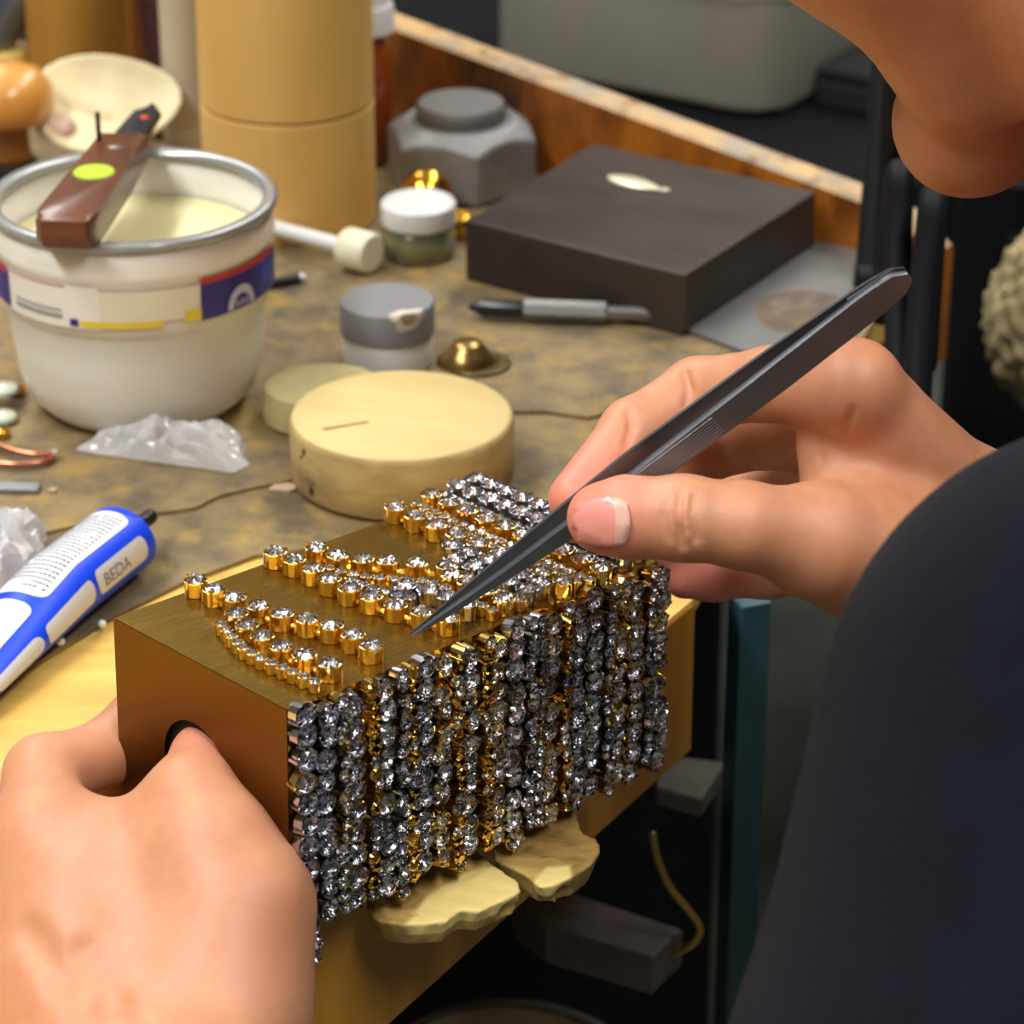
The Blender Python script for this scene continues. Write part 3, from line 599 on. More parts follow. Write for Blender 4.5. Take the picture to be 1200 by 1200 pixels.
for x, y, rr, m_, lb in ((71, 757, .0012, pearl, 'tiny white bead just left of the gold box, lower of two'), (120, 736, .0011, pearl, 'tiny white bead just left of the gold box, upper of two, nearest its corner')):
    c = on(x, y, .0013); bm = BM(); bmesh.ops.create_icosphere(bm, subdivisions=2, radius=rr); o = tag(obj('bead', bm, m_, None, True), lb, 'bead', 'loose beads by the box'); o.location = (c.x, c.y, .0013+rr)
for x, y, sx, lb in ((334, 574, .0042, 'pinkish flat chip lying against the big wooden disc'), (62, 577, .0014, 'tiny pink chip lying above the glue tube')):
    c = on(x, y, TOP if x < 200 else .0013); bm = BM(); prism(bm, [(-sx, -sx*.3), (sx*.3, -sx*.5), (sx, .1*sx), (sx*.2, sx*.6), (-sx*.7, sx*.4)], 0.0001, .0009); o = tag(obj('chip', bm, mat('pink_chip', (190, 164, 138), .8)), lb, 'chip'); o.location = c

# ------------------------------------------------------------------ crumpled plastic bags
film = mat('clear_film', (250, 250, 252), .16, trans=.35, alpha=.72, ior=1.25, coat=.6)
def bag(name, label, pix, hmax, seed, z0=TOP):
    r_ = np.random.default_rng(seed); pg = [on(x, y, z0) for x, y in pix]; cx = sum(pg, V())/len(pg); t = thing(name, label, 'bag', cx)
    N_, M__ = 64, 14; bm = BM(); rows = []
    ph = r_.uniform(0, 6.28, 12)
    lens = [0]
    for i in range(len(pg)): lens.append(lens[-1]+(pg[(i+1) % len(pg)]-pg[i]).length)
    for j in range(M__+1):
        s = j/M__; row = []
        for i in range(N_):
            l = lens[-1]*i/N_; k = max(q for q in range(len(pg)) if lens[q] <= l+1e-9); f = (l-lens[k])/(lens[k+1]-lens[k]); e = pg[k].lerp(pg[(k+1) % len(pg)], f)-cx
            p = e*(1-s); a = math.atan2(p.y, p.x)
            h = hmax*(1-(1-s)**2)**.5*(.55+.25*math.sin(3*a+ph[0]+4*s)+.2*math.sin(7*a+ph[1]-5*s))
            cr = .0016*abs(math.sin(p.x*900+ph[2]+3*math.sin(p.y*500+ph[3])))+.0013*abs(math.sin(p.y*1100+p.x*500+ph[4]))
            row.append(bm.verts.new((p.x+.0006*math.sin(13*a+9*s), p.y, .0003+max(0, h)+cr*min(1, 3*s))))
        rows.append(row)
    for a, b in zip(rows, rows[1:]):
        for i in range(N_): bm.faces.new((a[i], a[(i+1) % N_], b[(i+1) % N_], b[i]))
    obj('film', bm, film, t, False); return t
bag('plastic_bag', 'crumpled clear plastic bag lying against the front of the white tub', [(88, 528), (118, 514), (150, 506), (200, 512), (240, 520), (286, 516), (290, 546), (276, 556), (220, 548), (160, 540), (120, 534)], .0085, 3)
bag('plastic_bag', 'crumpled clear plastic bag at the left edge behind the blue glue tube', [(-70, 640), (-40, 612), (10, 606), (40, 612), (56, 632), (40, 662), (0, 690), (-70, 720)], .010, 5)

# ------------------------------------------------------------------ blue glue tube
a = on(143, 637, .0085); b = on(-20, 764, .0085); a.z = b.z = 0; u = (b-a); u.normalize(); TL = (b-a).length+.035; sv = V((u.y, -u.x, 0)); 
gt = thing('glue_tube', 'blue glue tube with white text labels and a black nozzle', 'tube', (a.x, a.y, .0013), math.atan2(u.y, u.x))
bluem = mat('tube_blue', (0, 62, 224), .42)
def tsec(s): q = s/TL; return .0099*(1+.12*q), .0086*(1-.80*max(0, q-.3)/.7)          # half width, half height
def tpt(s, ang, e=0):                                       # ang 0 = towards the viewer's side, 90 = top
    w_, h_ = tsec(s); return V((s, (w_+e)*math.cos(R(ang)), h_+(h_+e)*math.sin(R(ang))))
side = 1 if (Rz(math.atan2(u.y, u.x)) @ V((0, 1, 0))).y < 0 else -1
def tp(s, ang, e=0): v = tpt(s, ang, e); return V((v.x, v.y*side, v.z))
bm = BM(); rows = []
for i in range(33):
    s = TL*i/32; rows.append([bm.verts.new(tp(s, 360*k/48)) for k in range(48)])
for p, q in zip(rows, rows[1:]):
    for k in range(48): bm.faces.new((p[k], p[(k+1) % 48], q[(k+1) % 48], q[k]))
bm.faces.new(rows[-1]); sh = [bm.verts.new(tp(0, 360*k/48).lerp(V((-.0042, 0, .0086)), .62)+V((-.002, 0, 0))) for k in range(48)]
for k in range(48): bm.faces.new((rows[0][k], rows[0][(k+1) % 48], sh[(k+1) % 48], sh[k]))
bm.faces.new(sh); obj('tube_body', bm, bluem, gt, angle=50)
MXn = T(-.0030, 0, .0086) @ Matrix.Rotation(R(-90), 4, 'Y') @ Matrix.Scale(.66, 4)
bm = BM(); lathe(bm, [(.0050, -.0005), (.0052, .004), (.0036, .0042), (.0030, .009), (.0028, .0135), (.0030, .0138), (.0030, .0168), (.0020, .0182), (.0001, .0184)], 24, M=MXn, cap1=False); obj('nozzle_cap', bm, mat('black_cap', (18, 18, 20), .35), gt, angle=40)
def patch(name, s0, s1, a0, a1, m, parent, e=.00012, rad=.003, ns=48, na=14):
    """label patch with rounded corners, laid on the tube's skin"""
    bm = BM(); rows = []
    w_ = .0099*R(abs(a1-a0)); L0 = s1-s0
    for i in range(ns+1):
        tt = i/ns; d = min(tt, 1-tt)*L0; ins = 0 if d >= rad else rad-math.sqrt(max(0, rad*rad-(rad-d)**2)); f = ins/w_
        rows.append([bm.verts.new(tp(s0+L0*tt, a0+(a1-a0)*(f+(1-2*f)*k/na), e)) for k in range(na+1)])
    for p, q in zip(rows, rows[1:]):
        for k in range(na): bm.faces.new((p[k], p[k+1], q[k+1], q[k]))
    return obj(name, bm, m, parent, True)
lab = mat('tube_label', (232, 232, 236), .4); ink = mat('label_ink', (112, 112, 124), .5); labg = mat('tube_label_grey', (196, 194, 190), .4)
lp_ = patch('text_label', .003, .0440, 58, 146, lab, gt)
bm = BM()
for i in range(23):                                         # rows of fine print running across the label
    s = .0055+i*.0016
    k0 = 66
    while k0 < 138:
        ln = rng.uniform(2.2, 6.5)
        if rng.random() > .06 and not (i > 20 and k0 > 105):
            q = [bm.verts.new(tp(s+dx, min(139, k0+da), .00022)) for dx, da in ((0, 0), (0, ln), (.00075, ln), (.00075, 0))]; bm.faces.new(q)
        k0 += ln+1.4
tag(obj('fine_print', bm, ink, lp_), kind='stuff')
l2 = patch('side_label', .004, .0270, -8, 34, labg, gt, rad=.0022)
l3 = patch('side_label', .0288, .050, -10, 30, labg, gt, rad=.0018)
patch('text_label', .047, .070, 60, 125, lab, gt); patch('side_label', .052, .072, -10, 30, labg, gt)
def letters(txt, s0, size, a_mid, parent, m):
    cu = bpy.data.curves.new('txt', 'FONT'); cu.body = txt; cu.size = size; to = bpy.data.objects.new('txt', cu); COL.objects.link(to)
    dg = bpy.context.evaluated_depsgraph_get(); me = bpy.data.meshes.new_from_object(to.evaluated_get(dg)); COL.objects.unlink(to); bpy.data.objects.remove(to)
    xs = [v.co.x for v in me.vertices]; xm = max(xs)
    for v in me.vertices:
        v.co = tp(s0-v.co.x, a_mid+(v.co.y-size*.35)/.0099*57.3, .00025)
    me.name = 'lettering'; return link('lettering', me, m, parent)
letters('BEDA', .0245, .0050, 12, l2, mat('letter_grey', (104, 98, 98), .5))

# ------------------------------------------------------------------ black hoses at the right, polishing buff
hose = mat('black_hose', (20, 22, 27), .6, spec=.25)
for pts, r_, lb in (([(1040, 60, .93), (1034, 130, .93), (1027, 210, .925), (1017, 336, .925)], .0042, 'straight black hose standing on the bench by the rail, left of three'),
                ([(1052, 60, .83), (1054, 200, .835), (1052, 300, .835), (1055, 455, .83), (1058, 520, .83)], .0040, 'black hose hanging past the rail end, middle of three'),
                ([(1100, 120, .82), (1094, 230, .82), (1082, 340, .82), (1075, 450, .82), (1072, 520, .82)], .0040, 'black hose hanging past the rail end, right of three')):
    P_ = [at(*p) for p in pts]
    if 'hanging' in lb: P_ = [V((P_[0].x, P_[0].y+.02, 1.845)), V((P_[0].x, P_[0].y+.015, 1.0))]+P_      # both hang from the ceiling
    if 'standing' in lb: P_[-1] = on(1017, 334, TOP+.0015); P_[-2] = at(1027, 210, (P_[-1]-CAM).dot(FW)-.004); P_[0] = P_[-2]+(P_[-2]-P_[-1])*1.3; P_[1] = P_[-2].lerp(P_[0], .5)
    t = thing('black_hose', lb, 'hose', P_[-1], group='black hoses by the rail end')
    bm = BM(); tube(bm, spline([p-P_[-1] for p in P_]), r_, 14); obj('hose', bm, hose, t, True)
    dd = (P_[-2]-P_[-1]).normalized(); bm = BM(); tube(bm, [dd*.0005-dd*.0010, dd*.006], r_*1.08, 14); obj('end_sleeve', bm, hose, t, True)
hb = at(1228, 372, 1.02)
t = thing('polishing_buff', 'fluffy beige cloth buff wheel blurred in the dark at the right edge', 'buff', (hb.x, hb.y, -.75))
bm = BM(); bmesh.ops.create_icosphere(bm, subdivisions=5, radius=1)
for v in bm.verts:
    p = v.co.copy(); nz = .10*math.sin(9*p.x+3*p.z)*math.sin(8*p.y+2)+.08*math.sin(21*p.z+5*p.x)*math.sin(17*p.y)+random.uniform(-.05, .05)
    v.co = V((p.x*.020, p.y*.014, p.z*.030))*(1+nz)+V((0, 0, hb.z+.75))
obj('cloth_wheel', bm, mat('beige_cloth', (176, 162, 122), .9, col2=(136, 122, 86), scale=60), t, True)
bm = BM(); tube(bm, [(0, .012, hb.z+.75), (0, .09, hb.z+.75)], .004); obj('spindle', bm, dark, t)
bm = BM(); tube(bm, [(0, .09, 0), (0, .09, hb.z+.77)], .02, 16); obj('motor_post', bm, dark, t)

# ------------------------------------------------------------------ the gold box with its rhinestone strands
BW, BL, BH = .0556, .1039, .0495
def rot3(a, b, c): return Matrix.Rotation(a, 3, 'Z') @ Matrix.Rotation(b, 3, 'Y') @ Matrix.Rotation(c, 3, 'X')
RB = rot3(.7603, .0376, -.0212); OB = V((-.0821, -.1600, .0537)); MB = T(OB) @ RB.to_4x4(); MBi = MB.inverted()
gold = mat('brushed_gold_shaded', (112, 80, 26), .34, 1)  # same gold as the top panel, with the shade darkened into its colour
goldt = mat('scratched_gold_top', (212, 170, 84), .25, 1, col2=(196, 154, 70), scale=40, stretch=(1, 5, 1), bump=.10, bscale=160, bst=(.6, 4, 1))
cb = thing('gold_box', 'polished gold box purse frame half covered with rhinestone strands', 'box'); cb.matrix_world = MB
bm = BM(); hc = (-.0262, -.0246); hr = .0104; NH = 40
ring = [(hc[0]+hr*math.cos(2*math.pi*k/NH), hc[1]+hr*math.sin(2*math.pi*k/NH)) for k in range(NH)]
def rectpt(a):                                              # point on the end panel's outline in direction a
    c_, s_ = math.cos(a), math.sin(a); ts = []
    if c_ > 1e-9: ts.append((0-hc[0])/c_)
    if c_ < -1e-9: ts.append((-BW-hc[0])/c_)
    if s_ > 1e-9: ts.append((0-hc[1])/s_)
    if s_ < -1e-9: ts.append((-BH-hc[1])/s_)
    t_ = min(ts); return hc[0]+c_*t_, hc[1]+s_*t_
angs = sorted({2*math.pi*k/NH for k in range(NH)} | {math.atan2(z-hc[1], y-hc[0]) % (2*math.pi) for y in (0, -BW) for z in (0, -BH)})
for xx, dep in ((0, .0012), (BL, -.0012)):
    out = [bm.verts.new((xx, *rectpt(a))) for a in angs]; inn = [bm.verts.new((xx, hc[0]+hr*math.cos(a), hc[1]+hr*math.sin(a))) for a in angs]; inn2 = [bm.verts.new((xx+dep, hc[0]+hr*math.cos(a), hc[1]+hr*math.sin(a))) for a in angs]
    n = len(angs)
    for k in range(n):
        q = (k+1) % n; bm.faces.new((out[k], out[q], inn[q], inn[k])); bm.faces.new((inn[k], inn[q], inn2[q], inn2[k]))
    if xx: bm.faces.new(inn2)
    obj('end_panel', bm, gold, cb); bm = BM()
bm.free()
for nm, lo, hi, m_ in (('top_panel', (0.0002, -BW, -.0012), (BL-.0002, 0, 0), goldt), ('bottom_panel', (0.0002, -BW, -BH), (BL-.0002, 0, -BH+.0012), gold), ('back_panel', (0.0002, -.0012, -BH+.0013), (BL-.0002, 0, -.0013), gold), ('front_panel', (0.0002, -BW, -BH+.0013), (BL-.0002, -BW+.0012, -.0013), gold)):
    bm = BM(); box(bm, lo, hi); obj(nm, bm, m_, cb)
bm = BM(); box(bm, (.0014, -BW+.0014, -BH+.0014), (BL-.0014, -.0014, -.0014))
for f in bm.faces: f.normal_flip()
obj('lining', bm, mat('black_lining', (12, 11, 12), .8), cb)

glass1 = mat('clear_crystal', (250, 250, 255), .0, trans=1, ior=1.56); glass2 = mat('smoky_crystal', (206, 210, 228), .0, trans=1, ior=1.56)
foil = mat('mirror_foil', (252, 252, 254), .14, 1); N = foil.node_tree.nodes; L = foil.node_tree.links      # the foil behind each stone is faceted more finely than the mesh
tc = N.new('ShaderNodeTexCoord'); vo = N.new('ShaderNodeTexVoronoi'); vo.inputs['Scale'].default_value = 800; L.new(tc.outputs['Object'], vo.inputs[0])
sub = N.new('ShaderNodeVectorMath'); sub.operation = 'SUBTRACT'; L.new(vo.outputs['Color'], sub.inputs[0]); sub.inputs[1].default_value = (.5, .5, .5)
ge = N.new('ShaderNodeNewGeometry'); ad = N.new('ShaderNodeVectorMath'); ad.operation = 'MULTIPLY_ADD'; L.new(sub.outputs[0], ad.inputs[0]); ad.inputs[1].default_value = (.55, .55, .55); L.new(ge.outputs['Normal'], ad.inputs[2])
no = N.new('ShaderNodeVectorMath'); no.operation = 'NORMALIZE'; L.new(ad.outputs[0], no.inputs[0]); L.new(no.outputs[0], N['Principled BSDF'].inputs['Normal'])
crys, crysd = [glass1, foil], [glass2, foil]
cupg = mat('gold_setting', (246, 212, 124), .2, 1); amber = [mat('amber_crystal', (236, 188, 84), .1, 1), foil]; cups = mat('silver_setting', (200, 200, 206), .2, 1)
def crystal_mesh(r, name, m):
    bm = BM(); A = [bm.verts.new((r*.50*math.cos(k*math.pi/4), r*.50*math.sin(k*math.pi/4), r*.42)) for k in range(8)]
    Bq = [bm.verts.new((r*.80*math.cos((k+.5)*math.pi/4), r*.80*math.sin((k+.5)*math.pi/4), r*.26)) for k in range(8)]
    Cq = [bm.verts.new((r*math.cos(k*math.pi/8), r*math.sin(k*math.pi/8), 0)) for k in range(16)]; Dq = bm.verts.new((0, 0, -r*.75))
    bm.faces.new(A)
    for k in range(8):
        n = (k+1) % 8; bm.faces.new((A[k], Bq[k], A[n])); bm.faces.new((Bq[k], Cq[2*k+1], Cq[(2*k+2) % 16])); bm.faces.new((Bq[k], Cq[2*k], Cq[2*k+1])); bm.faces.new((A[n], Bq[k], Cq[(2*k+2) % 16], Bq[n]))
    for k in range(16): bm.faces.new((Cq[(k+1) % 16], Cq[k], Dq)).material_index = 1
    bmesh.ops.recalc_face_normals(bm, faces=bm.faces); me = bpy.data.meshes.new(name); bm.to_mesh(me); bm.free(); [me.materials.append(x) for x in m]; return me
def cup_mesh(r, h, name, m):
    bm = BM(); lathe(bm, [(r*.94, -h), (r*1.02, -.02*r), (r*1.04, .08*r), (r*.97, .1*r), (r*.95, -.05*r)], 12, cap1=False)
    for k in range(4):
        a = k*math.pi/2+.4; box(bm, (r*.74, -r*.13, .05*r), (r*1.08, r*.13, .26*r), Rz(a))
        box(bm, (r*1.0, -r*.13, -h), (r*1.09, r*.13, .2*r), Rz(a))
    bmesh.ops.recalc_face_normals(bm, faces=bm.faces); me = bpy.data.meshes.new(name); bm.to_mesh(me); bm.free(); me.materials.append(m); return me
RBIG, RSM = .00246, .00135; HBIG, HSM = .0031, .0021
PAL = {}
for key, r_, h_ in (('B', RBIG, HBIG), ('s', RSM, HSM), ('C', RBIG*1.05, .0024), ('t', RSM*1.12, .0026)):
    for q, (cm, sm) in {'g': (crys, cupg), 'v': (crysd, cups), 'd': (crysd, cupg), 'w': (crys, cups), 'a': (amber, cupg)}.items():
        PAL[key+q] = (crystal_mesh(r_, 'crystal', cm), cup_mesh(r_, h_, 'setting', sm), h_, r_)
strands = []                                                # each: list of (pos, normal, kind) in the box's own frame
def topstrand(pts, kind):
    strands.append([(V((x/1000, y/1000, 0)), V((0, 0, 1)), kind) for x, y in pts])
def resample(pts, step):
    pts = [V((x, y, 0)) for x, y in pts]; out = [pts[0]]; acc = 0
    for a, b in zip(pts, pts[1:]):
        d = (b-a).length; u_ = (b-a)/d; s = step-acc
        while s <= d: out.append(a+u_*s); s += step
        acc = (acc+d) % step
    return [(p.x, p.y) for p in out]
topstrand([(19.7, -2.4), (19.8, -8.4), (20.4, -14.4), (21.4, -20.8), (22.8, -26.9), (24.9, -32.4), (26.6, -38.0), (27.0, -44.2), (26.6, -50.2)], 'Bg')
topstrand([(15.9, -20.6), (14.2, -26.2), (13.1, -32.3), (12.9, -38.6), (13.8, -44.6), (15.1, -50.8)], 'Bg')
topstrand(resample([(11.8, -20.8), (8.4, -31.3), (8.0, -38.2), (8.7, -46.0), (9.4, -54.2)], 3.0), 'sg')
topstrand([(41.2, -2.4), (41.6, -8.2), (41.7, -14.3), (41.0, -20.6), (41.0, -26.9), (41.7, -32.9), (42.8, -39.4), (44.6, -45.4), (46.5, -51.2)], 'Bg')
topstrand([(49.1, -6.7), (50.0, -12.6), (52.7, -17.6), (56.1, -21.9), (59.9, -26.9), (63.8, -32.0)], 'Bg')
topstrand(resample([(46.0, -14.5), (47.6, -20.0), (49.7, -24.3), (52.7, -28.0), (56.6, -32.8), (58, -40)], 3.0), 'sg')
topstrand(resample([(45.4, -22.5), (46.0, -28.0), (47.5, -33), (49.5, -39)], 3.0), 'sw')
topstrand(resample([(50.5, -33.5), (53.0, -38.5), (54.0, -46), (53.5, -53)], 5.2), 'Bw')
topstrand(resample([(67.5, -30.5), (68.5, -53)], 5.3), 'Bw')
topstrand(resample([(61.5, -36), (61.5, -53)], 5.3), 'Bg')
topstrand(resample([(72.0, -25), (72.6, -53.5)], 5.2), 'Bw')
topstrand(resample([(57.5, -44), (57.5, -54)], 2.9), 'sg'); topstrand(resample([(64.9, -36), (65.0, -54)], 2.9), 'sg')
xs_ = [(76.2, 'Bg', 6.6), (79.7, 'sg', 3), (82.4, 'sg', 3), (86.9, 'Bg', 5.9), (90.8, 'sw', 2.9), (95.0, 'Bw', 5.1), (100.6, 'Bw', 5.0)]
for x, kd, st_ in xs_: topstrand(resample([(x, -1.6 if x != 79.7 else -6), (x+.5, -55.6)], st_), kd)
x = 2.6; seq = 'BBsBsBssBBsBsBBssBsBBsBBs'; kinds = ['v', 'w', 'g', 'w', 'g', 'w', 'g', 'g', 'w', 'v', 'g', 'v', 'g', 'w', 'd', 'v', 'g', 'w', 'v', 'g', 'w', 'v', 'g', 'g', 'd']
i = 0
while x < BL*1000-1.5:
    ch = seq[i % len(seq)]; kd = kinds[(i*7+3) % len(kinds)] if i > 1 else 'v'; step = 4.85 if ch == 'B' else 2.75
    z = -1.1-(2.0 if i % 2 else 0)*(ch == 'B'); zend = -BH*1000+rng.uniform(-2.2, 1.5); col_ = []
    phase = rng.uniform(0, 6); k_ = 0
    while z > zend:
        kk = kd
        if rng.random() < .22: kk = 'gwvd'[rng.integers(4)]
        if ch == 's' and kd in 'gd' and rng.random() < .6: kk = 'a'
        tl = .20 if kk in 'gwa' else .07; tilt = V((rng.normal(0, tl), -1, rng.normal(.06, tl))).normalized()
        col_.append((V(((x+.35*math.sin(z*.16+phase)+rng.normal(0, .18))/1000, -BW-rng.uniform(0, .0008), z/1000)), tilt, ('C' if ch == 'B' else 't')+kk)); z -= step*rng.uniform(.97, 1.04)
    strands.append(col_); x += (4.95 if ch == 'B' else 2.75); i += 1
# a loose end hanging free at the near lower corner
strands.append([(V((.0045, -BW-.0015, -BH-.0035)), V((-.3, -.9, .2)), 'sw'), (V((.0040, -BW-.002, -BH-.0062)), V((-.4, -.8, .1)), 'sw')])
allst = sorted([(s, k) for s in range(len(strands)) for k in range(len(strands[s]))], key=lambda q: (strands[q[0]][q[1]][2][0] in 'st', strands[q[0]][q[1]][1].z < .9, q))
solo = set(allst[:300])
def orient(n, spin=0):
    z = n.normalized(); x_ = z.orthogonal().normalized(); y_ = z.cross(x_); return Matrix((x_, y_, z)).transposed().to_4x4() @ Rz(spin)
fillc, fills = BM(), BM(); fmats = [glass1, foil, glass2, amber[0]]; smats = [cupg, cups]
for si, st_ in enumerate(strands):
    bm = BM()
    for (p, n, kd), (p2, n2, _) in zip(st_, st_[1:]):       # short gold links between the settings
        h_ = PAL[kd][2]; a_, b_ = p+n*h_*.35, p2+n2*h_*.35; tube(bm, [a_, b_], .00055, 6)
    kd0 = st_[0][2]; so = obj('rhinestone_strand', bm, cupg if kd0[1] in 'gda' else cups, cb)
    for k, (p, n, kd) in enumerate(st_):
        cm, sm, h_, r_ = PAL[kd]; Mx = T(p+n.normalized()*(h_+.00012)) @ orient(n, rng.uniform(0, 6))
        if (si, k) in solo:
            for nm, me in (('crystal', cm), ('setting', sm)):
                o = bpy.data.objects.new(nm, me); COL.objects.link(o); o.parent = so; o.matrix_basis = Mx
        else:
            for bmx, me, lst in ((fillc, cm, fmats), (fills, sm, smats)):
                n0 = len(bmx.faces); nv0 = len(bmx.verts); bmx.from_mesh(me); bmx.verts.ensure_lookup_table(); bmx.faces.ensure_lookup_table()
                bmesh.ops.transform(bmx, matrix=Mx, verts=bmx.verts[nv0:]); mi = [lst.index(x) for x in me.materials]
                for f in bmx.faces[n0:]: f.material_index = mi[f.material_index]
for nm, bmx, lst in (('small_crystals', fillc, fmats), ('small_settings', fills, smats)):
    me = bpy.data.meshes.new(nm); bmx.to_mesh(me); bmx.free(); tag(link(nm, me, lst, cb), kind='stuff')

# ------------------------------------------------------------------ steel tweezers held in the right hand
tip = at(483, 744, .619); tend = at(1064, 320, .592); ax = (tend-tip); TLn = ax.length; ax.normalize()
ncam = (CAM-(tip+tend)/2); ncam = (ncam-ax*ncam.dot(ax)).normalized(); pw = ax.cross(ncam)
if pw.dot(UP) > 0: pw = -pw                                 # pw points down the picture
phi = R(35); sn = (ncam*math.cos(phi)+pw*math.sin(phi)).normalized(); wn = sn.cross(ax)
if wn.dot(UP) < 0: wn = -wn
tw = thing('tweezers', 'long steel tweezers with ribbed grips held in the right hand', 'tweezers', tip)
steel = mat('tweezer_steel', (126, 130, 136), .36, .85, col2=(104, 108, 114), scale=40, stretch=(1, 1, 1), bump=.05, bscale=200)
def wid(s): 
    q = s/TLn
    return np.interp(q, [0, .05, .2, .33, .5, .75, .93, .98, 1.0], [.0004, .0007, .0014, .0022, .0030, .0035, .0035, .0029, .0012])
def gap(s): return np.interp(s/TLn, [0, .04, .2, .45, .7, .9, 1], [.00012, .0004, .0017, .0028, .0021, .0008, .0004])
def thk(s): return np.interp(s/TLn, [0, .1, .3, 1], [.0005, .0010, .0012, .0011])
for sg in (1, -1):
    bm = BM(); rows = []
    for i in range(49):
        s = TLn*(i/48)**1.0; g = gap(s)*sg; th_ = thk(s)*sg; w_ = wid(s); c_ = ax*s
        bv = min(w_*.25, .00035)
        rows.append([bm.verts.new(c_+sn*(g+a_)+wn*b_) for a_, b_ in ((0, -w_), (0, w_), (th_*.65, w_), (th_, w_-bv), (th_, -w_+bv), (th_*.65, -w_))])
    for p, q in zip(rows, rows[1:]):
        for k in range(6): bm.faces.new((p[k], p[(k+1) % 6], q[(k+1) % 6], q[k]))
    bm.faces.new(rows[0]); bm.faces.new(rows[-1]); arm = obj('arm', bm, steel, tw, angle=35)
    bm = BM()
    for k in range(7):                                      # engraved grip ribs running along the arm
        b_ = (k-3)*.00068
        s0, s1 = TLn*.40, TLn*.62
        vsx = [];
        for s in np.linspace(s0, s1, 6):
            c_ = ax*float(s)+sn*((gap(s)+thk(s))*sg); vsx.append([bm.verts.new(c_+sn*(sg*e)+wn*(b_+f)) for e, f in ((-.0001, -.00024), (.00016, -.00012), (.00016, .00012), (-.0001, .00024))])
        for p, q in zip(vsx, vsx[1:]):
            for m_ in range(3): bm.faces.new((p[m_], p[m_+1], q[m_+1], q[m_]))
    obj('grip_ribs', bm, steel, arm)
bm = BM(); c0, c1 = ax*(TLn*.9), ax*(TLn*.985)
prism(bm, [(0, -.0034), (TLn*.085, -.0030), (TLn*.085, .0030), (0, .0034)], -.00035, .00035)
bmesh.ops.transform(bm, matrix=frame(c0, ax, wn, ax.cross(wn)), verts=bm.verts); obj('spacer', bm, steel, tw)

# ------------------------------------------------------------------ the person
def bounds(pts, m): a = np.array([[*p] for p in pts]); return a.min(0)-m, a.max(0)+m
def K(lst): return [(at(x, y, d), r*d/FPX) for x, y, d, r in lst]            # joint seen at a pixel, with its depth and radius in pixels
flush_pts = []
# right hand
RH = {
 'thumb': [(706, 607, .606, 42), (735, 606, .604, 47), (800, 607, .6015, 49), (870, 615, .603, 50), (960, 634, .611, 62), (1060, 655, .626, 84)],
 'index': [(675, 585, .6255, 33), (742, 506, .639, 38), (818, 461, .646, 41), (905, 450, .634, 43), (1001, 452, .619, 53)],
 'middle': [(676, 607, .638, 30), (765, 560, .655, 36), (860, 512, .668, 40), (990, 500, .645, 52)],
 'ring': [(775, 640, .682, 28), (800, 635, .686, 32), (880, 590, .690, 38), (1000, 560, .660, 52)],
 'pinky': [(802, 678, .683, 24), (836, 675, .684, 28), (900, 668, .684, 32), (1010, 640, .672, 52)]}
allp = [p for c_ in RH.values() for p, r in K(c_)]+[at(1290, 760, .68), at(1250, 800, .66)]
lo, hi = bounds(allp, .018); G0 = Field(lo, hi, .00055)
palm = G0.like()
P3 = lambda x, y, d: at(x, y, d)
for a_, b_, r1, r2 in (((1001, 454, .621), (1150, 600, .648), 50, 58), ((960, 634, .613), (1060, 680, .635), 60, 74), ((1060, 680, .635), (1160, 760, .655), 74, 84), ((1150, 600, .648), (1290, 750, .668), 60, 66), ((1160, 760, .655), (1270, 850, .670), 84, 84),
                       ((990, 500, .645), (1150, 640, .655), 54, 62), ((1000, 560, .660), (1150, 690, .662), 54, 66), ((1010, 640, .670), (1120, 720, .665), 52, 66),
                       ((1000, 470, .630), (1020, 620, .634), 42, 56), ((968, 520, .634), (985, 600, .626), 26, 40)):
    palm.add(P3(*a_), P3(*b_), r1*a_[2]/FPX, r2*b_[2]/FPX, .009)
G0.merge(palm, .001)
for nm in ('pinky', 'ring', 'middle', 'index', 'thumb'):
    f = G0.like(); f.chain(K(RH[nm]), .0025); G0.merge(f, .0045 if nm != 'thumb' else .006); flush_pts.append((K(RH[nm])[0][0], .012 if nm != 'thumb' else .009, 1.0))
# skin creases: thumb knuckle, index joints, folds at the wrist and thumb base
def crease(F, pts, r, dep, k=.0012):
    ps = [F.hit(x, y) for x, y in pts]
    ps = [p-FW*(r-dep) for p in ps if p is not None]
    for a_, b_ in zip(ps, ps[1:]): F.add(a_, b_, r, r, k, -1)
H_ = [([(782, 582), (778, 606), (784, 634)], .0005), ([(798, 572), (794, 604), (800, 642)], .0006), ([(814, 580), (811, 606), (816, 634)], .0005), ([(736, 478), (740, 500), (734, 522)], .0006), ([(802, 436), (808, 456), (804, 476)], .0005),
      ([(960, 535), (985, 505), (1000, 480)], .0004)]
for pts, dp in H_: crease(G0, pts, .0008, dp*.75, .0008)
rh = G0.mesh(3)
